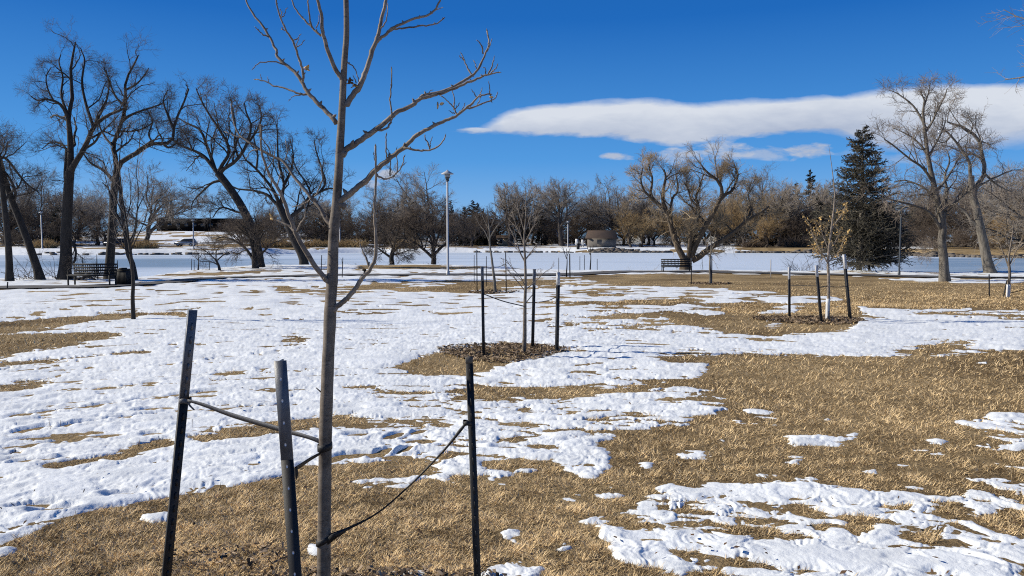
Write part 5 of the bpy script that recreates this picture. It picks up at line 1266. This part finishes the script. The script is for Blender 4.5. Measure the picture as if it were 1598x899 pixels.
cord([(833, 458, 11.9), (826, 466, 11.6), (820, 474, 11.3)], 11, 'short strap from the middle stake to the thin bare sapling', .007)
cord([(870, 463, 11.3), (852, 470, 11.3), (822, 473, 11.3)], 11, 'strap from the right stake to the thin bare sapling', .006)
cord([(1232, 446, 16.9), (1262, 446, 16.6), (1291, 447, 16.3)], 16, 'strap from the left stake to the yellow-leaved tree', .008)
cord([(1277, 449, 15.9), (1284, 448, 16.1), (1291, 446, 16.3)], 16, 'short strap from the middle stake to the yellow-leaved tree', .007)
cord([(1322, 447, 16.6), (1308, 448, 16.4), (1292, 447, 16.3)], 16, 'strap from the right stake to the yellow-leaved tree', .008)
cord([(745, 418, 27.3), (758, 420, 27.1), (769, 418, 27)], 27, 'strap left of the pale leaning sapling', .010)
cord([(790, 412, 27.2), (780, 416, 27.1), (770, 417, 27)], 27, 'strap right of the pale leaning sapling', .010)
cord([(1574, 458, 24), (1586, 455, 24), (1602, 451, 24)], 24, 'drooping strap right of the white-wrapped trunk at the right edge', .012)
cord([(1546, 433, 24), (1600, 433, 24), (1660, 434, 24)], 24, 'long dark strap stretched behind the white-wrapped trunk at the right edge', .012)
mulch(*(on_ground(785, 11.35)[:2]), .98, .9, 2600, 'wood-chip mulch in the bare ring round the thin bare sapling', .026)
mulch(*(on_ground(1268, 16.4)[:2]), 1.15, .85, 2400, 'brown wood-chip mulch round the yellow-leaved tree', .03)
mulch(*(on_ground(770, 27.3)[:2]), .9, .8, 700, 'dark mulch patch round the pale leaning sapling', .05)
mulch(*(on_ground(1110, 33.2)[:2]), .9, .8, 500, 'dark mulch patch round the pale sapling by the willow bench', .05)
mulch(-.68, 2.75, .95, 1.02, 5200, 'dark mulch and leaf litter round the foot of the nearest tree', .018)
mulch(-1.45, 3.75, .35, .22, 300, 'dark leaf litter in the grass left of the leaning stake', .014, z=.02)
# ------------------------------------------------------------------ the nearest tree
def main_tree():
    rg = np.random.default_rng(5); Y0 = TY
    tr_px = [(502, 1085), (504, 960), (505, 899), (506, 820), (507, 740), (509, 640), (513, 540), (517, 460), (519, 420), (521, 360), (526, 307), (530, 235), (533, 190), (537, 102), (541, 51), (540, 0), (537, -70), (541, -150), (536, -240), (540, -330)]
    wd = [27, 23, 21.5, 21, 20.5, 20, 18.5, 17.5, 17, 15.5, 14, 12.5, 11.5, 9.5, 8.6, 8.0, 6.8, 5.5, 4, 2.5]
    P = np.array([at(x, y, Y0) for x, y in tr_px]); P[0, 2] = gz(P[0, 0], P[0, 1]) - .1
    n = 90; Pt = resample(P, n); R = np.interp(np.linspace(0, 1, n), np.linspace(0, 1, len(wd)), wd) / F * Y0 / 2
    Pt[:, 0] += .0015 * vnoise(Pt[:, 2] * 6, Pt[:, 2] * 0, 3); R = R * (1 + .035 * vnoise(Pt[:, 2] * 14, Pt[:, 2] * 0, 8))
    for zc in (346, 352, 440, 484, 505, 620, 760):   # branch collars and rings
        c = at(515, zc, Y0)[2]; R = R * (1 + .09 * np.exp(-((Pt[:, 2] - c) / .012) ** 2))
    org = Pt[0] + [0, 0, .1]
    e_ = empty('young_tree', org, 'nearest young bare tree, pale trunk strapped to three metal stakes', 'tree')
    tm = MB(); tm.tube(Pt, R, 20); tm.build('trunk', M['sapling'], e_, True, origin=org)
    B = [ # pts, w0, w1, depth slope
     ([(517, 441), (508, 436), (490, 412), (474, 387), (463, 366), (457, 350), (449, 332), (441, 308), (429, 286), (420, 270), (411, 246), (407, 222), (407, 197)], 9, 2.4, -.15),
     ([(461, 362), (450, 353), (437, 346), (427, 342), (421, 339)], 3.6, 1.8, .3),
     ([(463, 362), (468, 350), (474, 342), (477, 330), (474, 316)], 2.6, 1.2, -.4),
     ([(433, 290), (437, 272), (434, 255)], 2.2, 1.2, .5),
     ([(418, 262), (428, 246), (430, 228)], 2, 1.1, -.3), ([(441, 308), (426, 300), (416, 290), (412, 280)], 2.2, 1.1, .2),
     ([(519, 352), (510, 344), (499, 325), (486, 310), (474, 294), (458, 275), (443, 253), (424, 243), (405, 233), (390, 222), (371, 207), (363, 179), (361, 163)], 6.5, 2.0, .25),
     ([(486, 310), (476, 317), (465, 321), (457, 323)], 2.6, 1.3, .3), ([(491, 306), (500, 290), (503, 278), (501, 257)], 2.6, 1.2, -.2),
     ([(424, 243), (418, 228), (407, 214), (405, 200)], 2.4, 1.2, -.3), ([(405, 233), (392, 236), (384, 247)], 2.2, 1.1, .3), ([(380, 214), (366, 212), (352, 206)], 1.8, 1, .3),
     ([(443, 253), (448, 238), (446, 220)], 2, 1.1, .4),
     ([(525, 193), (518, 183), (508, 172), (492, 157), (481, 145), (471, 128), (460, 112), (444, 100), (433, 88), (430, 76), (420, 57), (407, 37), (396, 24), (385, 4), (380, -14)], 7.5, 2.2, .2),
     ([(472, 128), (473, 116), (471, 104), (465, 88), (457, 64), (447, 48), (440, 32), (432, 8), (431, -12)], 4.2, 1.8, -.2),
     ([(480, 147), (470, 147), (460, 144), (441, 137), (428, 134), (414, 127), (399, 124)], 3.6, 1.6, .3),
     ([(470, 148), (458, 150), (452, 156)], 1.6, .8, .2), ([(447, 101), (428, 97), (409, 97), (400, 102), (395, 107)], 2.2, 1.1, -.1), ([(420, 58), (410, 54), (404, 48), (400, 44)], 2.4, 1.3, .1),
     ([(457, 64), (464, 60), (468, 55)], 1.8, 1, 0), ([(461, 74), (468, 71), (474, 64)], 1.8, 1, .2), ([(462, 78), (464, 68), (466, 62)], 1.5, .9, -.2), ([(447, 48), (440, 46), (440, 44)], 1.8, 1, 0), ([(438, 28), (444, 22), (447, 14)], 1.8, .9, 0), ([(438, 28), (440, 20), (438, 16)], 1.6, .9, 0),
     ([(409, 124), (407, 119)], 1.5, .8, 0), ([(419, 128), (418, 123)], 1.5, .8, 0),
     ([(533, 122), (529, 116), (521, 104), (511, 77), (506, 60), (503, 48), (502, 27), (497, 5), (490, -14), (480, -40)], 7, 3.5, -.2),
     ([(501, 56), (494, 50), (487, 43), (478, 34), (471, 27), (462, 14), (455, 0), (450, -12)], 3.6, 1.6, .2), ([(487, 43), (484, 34), (483, 24), (481, 0), (482, -14)], 3, 1.6, -.3), ([(493, 43), (498, 34), (498, 26)], 1.8, 1, .2),
     ([(541, 162), (550, 150), (561, 136), (567, 122), (572, 109), (580, 83), (585, 70), (589, 59), (592, 46), (594, 35), (599, 11), (606, -8), (612, -30)], 8.5, 4.2, .15),
     ([(588, 66), (594, 60), (604, 52), (614, 43), (628, 37), (643, 30), (660, 26), (672, 21), (680, 14), (686, 2), (687, -10)], 5, 2.4, -.1),
     ([(604, 52), (612, 47), (625, 44), (638, 43), (655, 41), (672, 39), (684, 35), (692, 29)], 3.2, 1.8, .2), ([(595, 44), (601, 36), (604, 27), (605, 8)], 2.4, 1.2, .2), ([(680, 16), (685, 14), (690, 12)], 1.6, .9, 0),
     ([(538, 96), (545, 99), (551, 104), (556, 112), (560, 125), (560, 132)], 2.2, 1.2, -.2), ([(556, 130), (554, 124), (552, 120)], 2, 1, -.2),
     ([(531, 237), (538, 234), (552, 226), (569, 215), (585, 203), (600, 192), (612, 181), (620, 175), (640, 166), (652, 157), (661, 150), (687, 144), (710, 134), (724, 126), (736, 118), (747, 107), (756, 87), (763, 69), (760, 48)], 9.5, 2.2, .1),
     ([(655, 154), (668, 151), (682, 147), (695, 143), (712, 137), (724, 131), (742, 124), (752, 120), (759, 117), (768, 115), (779, 113)], 6, 1.8, -.12),
     ([(739, 119), (732, 110), (727, 101), (723, 90), (720, 84)], 3, 1.3, .3), ([(724, 94), (718, 89)], 2, 1.2, 0), ([(754, 84), (752, 72), (749, 68), (746, 64)], 2.4, 1.2, -.2), ([(744, 108), (742, 100), (740, 96)], 1.8, 1, 0), ([(757, 117), (758, 110), (756, 106)], 2, 1, 0),
     ([(762, 116), (767, 105), (770, 97), (771, 90)], 2.6, 1.2, .2), ([(764, 115), (770, 110), (776, 102)], 2.4, 1.2, -.2), ([(758, 82), (763, 76), (767, 63)], 2.2, 1.1, .1), ([(660, 148), (669, 145), (673, 141)], 2, 1, 0),
     ([(611, 184), (611, 176), (609, 160), (609, 150), (611, 130), (611, 107)], 3, 1.8, .1), ([(586, 203), (596, 203), (604, 200), (609, 192), (611, 184)], 3.6, 3, .1),
     ([(528, 318), (533, 312), (546, 302), (559, 292), (572, 280), (585, 266), (598, 255), (610, 246), (624, 235), (636, 225), (648, 212), (666, 202), (682, 194), (697, 187), (706, 184), (715, 179), (727, 169), (738, 161), (744, 153), (752, 149), (765, 147)], 9.5, 2.0, -.1),
     ([(728, 169), (736, 168), (748, 164), (756, 160), (766, 157), (773, 153), (776, 146)], 3.4, 1.4, .2), ([(744, 152), (740, 146), (737, 142)], 2, 1.1, 0), ([(745, 152), (750, 146), (752, 139)], 2.2, 1.1, .2), ([(765, 147), (764, 140), (763, 130)], 2, 1.1, 0), ([(765, 148), (767, 154), (767, 158)], 2, 1.5, 0), ([(744, 165), (748, 158), (750, 152)], 1.8, 1, .3),
     ([(713, 180), (711, 174), (706, 165), (698, 158), (687, 149)], 2.6, 1.4, .1), ([(709, 172), (709, 158), (705, 138)], 2.4, 1.2, .2), ([(710, 177), (706, 176), (703, 174)], 1.8, 1, 0), ([(710, 170), (714, 166), (716, 163)], 1.8, 1, 0), ([(716, 178), (721, 171), (725, 163)], 2, 1, .1),
     ([(630, 230), (642, 233), (656, 235), (670, 234), (682, 230), (690, 222), (695, 212)], 3.6, 1.6, -.2), ([(671, 234), (668, 224), (664, 218), (663, 212)], 2.6, 1.6, .2), ([(671, 230), (672, 222), (674, 216)], 1.8, 1, .2),
     ([(584, 268), (588, 274), (596, 278), (605, 279), (615, 274), (623, 266), (629, 256), (631, 244)], 3.4, 1.6, .2), ([(609, 275), (609, 262), (609, 250)], 2.6, 1.4, -.1), ([(620, 268), (620, 254), (619, 242)], 2.2, 1.2, .1), ([(626, 260), (632, 255)], 2, 1, 0),
     ([(604, 250), (603, 238), (602, 225), (603, 210)], 2.6, 1.6, -.2), ([(611, 245), (608, 238), (604, 232)], 1.8, 1, 0), ([(618, 240), (619, 232)], 1.6, 1, 0),
     ([(520, 486), (524, 480), (533, 473), (540, 467), (548, 459), (555, 450), (562, 438), (568, 430), (575, 424), (580, 416), (584, 406), (587, 392), (587, 376), (586, 360), (585, 340), (585, 320), (585, 305), (586, 280), (586, 256), (586, 228)], 9, 2.6, -.12),
     ([(577, 422), (574, 410), (570, 400), (566, 392), (562, 382)], 4, 1.6, .2), ([(590, 345), (592, 338), (591, 330)], 2.2, 1.3, 0), ([(586, 252), (584, 246), (583, 240)], 1.8, 1, 0)]
    bm = MB()
    for pts, w0, w1, sl in B:
        wp = []; prev = None; p0x = np.interp(pts[0][1], [t[1] for t in tr_px], [t[0] for t in tr_px]); 
        acc = sl * math.hypot(pts[0][0] - p0x, 0) / F * Y0
        pts = list(pts)
        if w0 >= 6 and abs(pts[0][0] - p0x) < 14: wp.append(at(p0x, pts[0][1] + 5, Y0)); w0 *= 1.12
        for x, y in pts:
            if prev is not None: acc += math.hypot(x - prev[0], y - prev[1]) / F * Y0 * sl
            prev = (x, y); wp.append(at(x, y, Y0 + acc))
        k = max(6, len(pts) * 3); w0 = min(w0, 10.5); Pk = resample(wp, k); Rk = np.linspace(w0 ** .9, w1 ** .9, k) ** (1 / .9) / F * Y0 / 2
        Rk[-1] *= 1.15
        zz = np.arange(k); nod = (zz % 5 == 3)
        Pk[1:-1] += rg.normal(size=(k - 2, 3)) * .0010
        Rk = Rk * (1 + .14 * nod * rg.uniform(0, 1, k))
        bm.tube(Pk, Rk, 10)
        # buds
        if w1 < 2.6:
            for q in range(3, k, 5):
                d = rg.normal(size=3); d[2] = abs(d[2]) + .4; d /= np.linalg.norm(d)
                s = max(Rk[q], .0018); bm.tube([Pk[q], Pk[q] + d * s * 1.4, Pk[q] + d * s * 2.6], np.array([s * .7, s * .65, s * .1]), 5)
        bm.tube([Pk[-1], Pk[-1] + (Pk[-1] - Pk[-2]) / np.linalg.norm(Pk[-1] - Pk[-2]) * .008], np.array([Rk[-1] * 1.1, .0006]), 6)
    # crown above the frame
    T_ = Pt[70:]; 
    C, CR = spawn(Pt[None, 66:], R[None, 66:], 9, (30, 50), .55, 8, rg, up=.08, jit=.07, minr=.0025, rfac=.6); 
    ok = C[:, 0, 2] > at(540, -20, Y0)[2]
    bm.tubes(C[ok], CR[ok], 7)
    # little stubs on the trunk
    for (x, y, dx) in [(495, 610, -4), (519, 560, 4), (500, 352, -3), (540, 95, 4), (518, 470, 3)]:
        a = at(x + (6 if dx < 0 else -5), y + 2, Y0); b_ = at(x + dx * .5, y - 5, Y0 - .01); bm.tube([a, b_], np.array([.003, .0018]), 6)
    bm.build('branches', M['sapling_branch'], e_, True, origin=org)
    # withered leaves and seed pods clinging on
    def clump(cx, cy, n, s, mat, dy=0):
        c = at(cx, cy, Y0 + dy); mb = MB()
        for i in range(n):
            U = rg.normal(size=3); U /= np.linalg.norm(U); W = np.cross(U, rg.normal(size=3)); W /= np.linalg.norm(W); Nn = np.cross(U, W); L = s * rg.uniform(.7, 1.3); cc = c + rg.normal(size=3) * s * .35
            g_ = np.linspace(-1, 1, 5); V = []
            for t in g_:
                ww = (1 - t * t) * .42 + .03
                for u_ in (-1, 0, 1): V.append(cc + U * t * L + W * u_ * ww * L + Nn * (.25 * L * abs(u_) + .18 * L * t * t))
            q = [[r * 3 + c_, r * 3 + c_ + 1, r * 3 + c_ + 4, r * 3 + c_ + 3] for r in range(4) for c_ in range(2)]
            mb.add(V, q)
        mb.build('withered_leaf', mat, e_, True, origin=org)
    clump(477, 103, 3, .011, M['leaf_dry'], .02); clump(479, 108, 2, .010, M['leaf_dry'], .02)
    clump(549, 128, 4, .014, M['leaf_brown'], -.01); clump(552, 136, 3, .011, M['leaf_dry'])
    clump(683, 165, 1, .015, M['leaf_tan'], .0); clump(691, 161, 1, .011, M['leaf_tan'], .0)
    clump(767, 153, 1, .010, M['leaf_tan'], -.1); clump(423, 340, 2, .011, M['leaf_dry'], .0)
    clump(565, 418, 3, .012, M['leaf_tan'], .0); clump(567, 424, 2, .010, M['leaf_brown'], .0)
main_tree()
rl = np.random.default_rng(31); n = 420
px_ = rl.uniform(-100, 1700, n); py_ = 500 + 480 * rl.uniform(0, 1, n) ** .7; Yd = 1.64 * F / (py_ - HOR); Xd = (px_ - CX) / F * Yd
zz = terrain(Xd, Yd); ee = snow_e(Xd, Yd, zz); zz = zz + .016 + .012 * (ee > .1) + .012 * (ee > .5)
U = rl.normal(size=(n, 3)); U[:, 2] *= .3; U /= np.linalg.norm(U, axis=1, keepdims=True); W = np.cross(U, [0, 0, 1.]) + rl.normal(size=(n, 3)) * .25
sz = (.010 + .014 * rl.uniform(0, 1, n))[:, None]; c = np.stack([Xd, Yd, zz], 1)
V = np.stack([c - U * sz, c + W * sz * .45 + [0, 0, .004], c + U * sz + [0, 0, .006], c - W * sz * .45 + [0, 0, .005]], 1).reshape(-1, 3)
tag(mk('dry_leaves', V, (np.arange(n)[:, None] * 4 + np.array([[0, 1, 2, 3]])), None, M['leaf_brown']), 'small dead brown leaves blown over the snow and lawn', 'leaves', kind='stuff')
# dry stems poking out of snow
mb = MB()
for (x, y, dx, dy) in [(80, 672, -6, -16), (95, 668, -2, -10), (300, 668, 0, -12)]:
    p = hit(x, y); mb.tube([p - [0, 0, .02], p + [dx * .0016, 0, .03], p + [dx * .004, .01, -dy * .006]], .0018, 4)
tag(mb.build('dry_stems', M['leaf_brown']), 'few thin dry stems poking out of the snow at left', 'grass', kind='stuff')
#==SPLIT3==
# ------------------------------------------------------------------ sky, sun, camera
SUN_AZ = math.radians(-84); SUN_EL = math.radians(31)
w = bpy.data.worlds.new('World'); sc.world = w; w.use_nodes = True; nt = w.node_tree
bg = nt.nodes['Background']; L = nt.links.new
sky = N(nt, 'ShaderNodeTexSky', sky_type='NISHITA', sun_disc=False, sun_elevation=SUN_EL, sun_rotation=SUN_AZ % (2 * math.pi), altitude=1600, air_density=1.0, dust_density=.15, ozone_density=3.0)
hs = N(nt, 'ShaderNodeHueSaturation', inp={'Hue': .505, 'Saturation': 1.30, 'Value': 1.0}); L(sky.outputs[0], hs.inputs['Color'])
tc = N(nt, 'ShaderNodeTexCoord'); sp = N(nt, 'ShaderNodeSeparateXYZ'); L(tc.outputs['Generated'], sp.inputs[0])
def mth(op, a, b=None, clamp=False):
    m = N(nt, 'ShaderNodeMath', operation=op, use_clamp=clamp)
    for i, v in enumerate((a, b)):
        if v is None: continue
        if isinstance(v, (int, float)): m.inputs[i].default_value = v
        else: L(v, m.inputs[i])
    return m.outputs[0]
yy = mth('MAXIMUM', sp.outputs['Y'], .05); u = mth('DIVIDE', sp.outputs['X'], yy); v = mth('DIVIDE', sp.outputs['Z'], yy)
front = mth('GREATER_THAN', sp.outputs['Y'], .1)
# noise in direction space, stretched sideways, warps the cloud outline
cb_ = N(nt, 'ShaderNodeCombineXYZ'); L(mth('MULTIPLY', u, 6.0), cb_.inputs[0]); L(mth('MULTIPLY', v, 26.0), cb_.inputs[1])
nz = N(nt, 'ShaderNodeTexNoise', inp={'Scale': 1.0, 'Detail': 7.0, 'Roughness': .55}); L(cb_.outputs[0], nz.inputs['Vector'])
cb2 = N(nt, 'ShaderNodeCombineXYZ'); L(mth('MULTIPLY', u, 2.5), cb2.inputs[0]); L(mth('MULTIPLY', v, 9.0), cb2.inputs[1])
nz2 = N(nt, 'ShaderNodeTexNoise', inp={'Scale': 1.0, 'Detail': 5.0, 'Roughness': .5}); L(cb2.outputs[0], nz2.inputs['Vector'])
cb3 = N(nt, 'ShaderNodeCombineXYZ'); L(mth('MULTIPLY', u, 26.0), cb3.inputs[0]); L(mth('MULTIPLY', v, 75.0), cb3.inputs[1])
nz3 = N(nt, 'ShaderNodeTexNoise', inp={'Scale': 1.0, 'Detail': 6.0, 'Roughness': .6, 'Distortion': .3}); L(cb3.outputs[0], nz3.inputs['Vector'])
nw3 = mth('SUBTRACT', nz3.outputs[0], .5)
def uv_of(px, py):
    a, y_, z_ = ray(px, py); return a / y_, z_ / y_
def curve(points, src):
    """piecewise curve v(u) from outline points"""
    n = N(nt, 'ShaderNodeFloatCurve'); c = n.mapping.curves[0]
    pts = [uv_of(*p) for p in points]
    norm = [((a + .8) / 2.0, b) for a, b in pts]
    while len(c.points) < len(norm): c.points.new(.5, .5)
    for p, (a, b) in zip(c.points, norm): p.location = (a, b * 2); p.handle_type = 'AUTO'
    n.mapping.update(); L(mth('MULTIPLY', mth('ADD', src, .8), .5), n.inputs['Value']); return mth('MULTIPLY', n.outputs[0], .5)
un = mth('ADD', u, mth('MULTIPLY', mth('SUBTRACT', nz2.outputs[0], .5), .03))
top = curve([(-60, 212), (690, 206), (740, 198), (775, 182), (800, 170), (880, 160), (1000, 153), (1080, 158), (1140, 154), (1220, 150), (1300, 145), (1400, 135), (1598, 127), (1900, 120)], un)
bot = curve([(-60, 200), (690, 201), (740, 207), (800, 211), (880, 216), (980, 221), (1060, 226), (1110, 219), (1200, 216), (1290, 217), (1340, 228), (1400, 242), (1500, 240), (1598, 233), (1900, 230)], un)
nw = mth('SUBTRACT', nz.outputs[0], .5)
vt = mth('ADD', v, mth('MULTIPLY', nw, .016)); vb = mth('ADD', v, mth('MULTIPLY', nw, .030))
soft_b = mth('ADD', .007, mth('MULTIPLY', mth('MAXIMUM', mth('SUBTRACT', u, .35), 0), .055))
vt = mth('ADD', vt, mth('MULTIPLY', nw3, .008)); vb = mth('ADD', vb, mth('MULTIPLY', nw3, .014))
d_top = mth('DIVIDE', mth('SUBTRACT', top, vt), .009, True); d_bot = mth('DIVIDE', mth('SUBTRACT', vb, bot), soft_b, True)
d_left = mth('DIVIDE', mth('ADD', mth('SUBTRACT', u, uv_of(712, 200)[0]), mth('MULTIPLY', nw, .10)), .07, True)
dens = mth('MULTIPLY', mth('MULTIPLY', d_top, d_bot), d_left)
# lower scattered wisps
def patch(px, py, rx, ry, gain=1.0, seed=0.0):
    cu, cv = uv_of(px, py)
    a = mth('DIVIDE', mth('SUBTRACT', u, cu), rx / F); b = mth('DIVIDE', mth('SUBTRACT', v, cv), ry / F)
    r = mth('SUBTRACT', 1.0, mth('ADD', mth('MULTIPLY', a, a), mth('MULTIPLY', b, b)))
    return mth('MULTIPLY', mth('MULTIPLY', mth('ADD', mth('SUBTRACT', r, .15), mth('ADD', mth('MULTIPLY', nw3, 4.2), mth('MULTIPLY', nw, 1.5))), 1.1, True), gain)
wis = None
for args in [(750, 203, 52, 5, .8), (965, 243, 34, 7, .9), (1062, 243, 42, 14, .85), (1135, 236, 56, 15, .85), (1260, 234, 44, 17, .9), (1190, 240, 60, 12, .6), (603, 275, 24, 11, 1.0), (578, 287, 20, 8, .9), (1420, 246, 60, 14, .4), (1350, 240, 50, 14, .4)]:
    p = patch(*args); wis = p if wis is None else mth('MAXIMUM', wis, p)
dens = mth('MULTIPLY', mth('MAXIMUM', mth('MULTIPLY', dens, .93), wis), front, True)
# cloud shading: brighter crest, bluish belly
rel_ = mth('DIVIDE', mth('SUBTRACT', v, bot), mth('MAXIMUM', mth('SUBTRACT', top, bot), .01), True)
cr = N(nt, 'ShaderNodeValToRGB'); L(mth('ADD', mth('ADD', rel_, mth('MULTIPLY', mth('SUBTRACT', nz2.outputs[0], .5), 1.3)), mth('ADD', mth('MULTIPLY', nw, .7), mth('MULTIPLY', nw3, .55))), cr.inputs[0])
cr.color_ramp.elements[0].position = .0; cr.color_ramp.elements[0].color = (3.9, 4.4, 5.5, 1)
cr.color_ramp.elements[1].position = .75; cr.color_ramp.elements[1].color = (6.4, 6.7, 7.2, 1)
gr = N(nt, 'ShaderNodeValToRGB'); L(mth('MAXIMUM', sp.outputs['Z'], 0.0), gr.inputs[0])
E_ = gr.color_ramp.elements
for p_, c_ in [(0.0, (2.1, 4.2, 7.2)), (.10, (.66, 2.75, 6.5)), (.27, (.10, 1.2, 4.4)), (.5, (.07, .75, 2.9)), (1.0, (.05, .45, 1.8))]:
    el_ = E_[0] if p_ == 0 else (E_[len(E_) - 1] if p_ == 1.0 else E_.new(p_)); el_.position = p_; el_.color = (*[v_ / 10 for v_ in c_], 1)
gm = N(nt, 'ShaderNodeVectorMath', operation='SCALE', inp={'Scale': 10.0}); L(gr.outputs[0], gm.inputs[0])
sky_mix = N(nt, 'ShaderNodeMix', data_type='RGBA', inp={0: .90}); L(hs.outputs[0], sky_mix.inputs[6]); L(gm.outputs[0], sky_mix.inputs[7])
mx = N(nt, 'ShaderNodeMix', data_type='RGBA'); L(dens, mx.inputs[0]); L(sky_mix.outputs[2], mx.inputs[6]); L(cr.outputs[0], mx.inputs[7])
L(mx.outputs[2], bg.inputs['Color']); bg.inputs['Strength'].default_value = .10
sun = bpy.data.lights.new('sun', 'SUN'); sun.energy = 5.0; sun.angle = math.radians(.55); sun.color = (1.0, .93, .80)
so = bpy.data.objects.new('sun', sun); COL.objects.link(so)
S = Vector((math.sin(SUN_AZ) * math.cos(SUN_EL), math.cos(SUN_AZ) * math.cos(SUN_EL), math.sin(SUN_EL)))
so.rotation_euler = S.to_track_quat('Z', 'Y').to_euler(); so.location = (-20, 5, 30)
cam = bpy.data.cameras.new('camera'); co = bpy.data.objects.new('camera', cam); COL.objects.link(co); sc.camera = co
cam.sensor_width = 36; cam.sensor_fit = 'HORIZONTAL'; cam.lens = F / 1598 * 36; cam.clip_start = .05; cam.clip_end = 12000
co.location = (0, 0, EYE); co.rotation_euler = (math.pi / 2 - PITCH, 0, 0)
sc.view_settings.view_transform = 'Standard'; sc.view_settings.look = 'None'; sc.view_settings.exposure = 0.2; sc.view_settings.gamma = 1.0
sc.render.film_transparent = False
sc.cycles.max_bounces = 5; sc.cycles.diffuse_bounces = 2; sc.cycles.glossy_bounces = 2
sc.cycles.use_denoising = False; sc.cycles.pixel_filter_type = 'BLACKMAN_HARRIS'; sc.cycles.filter_width = 1.1
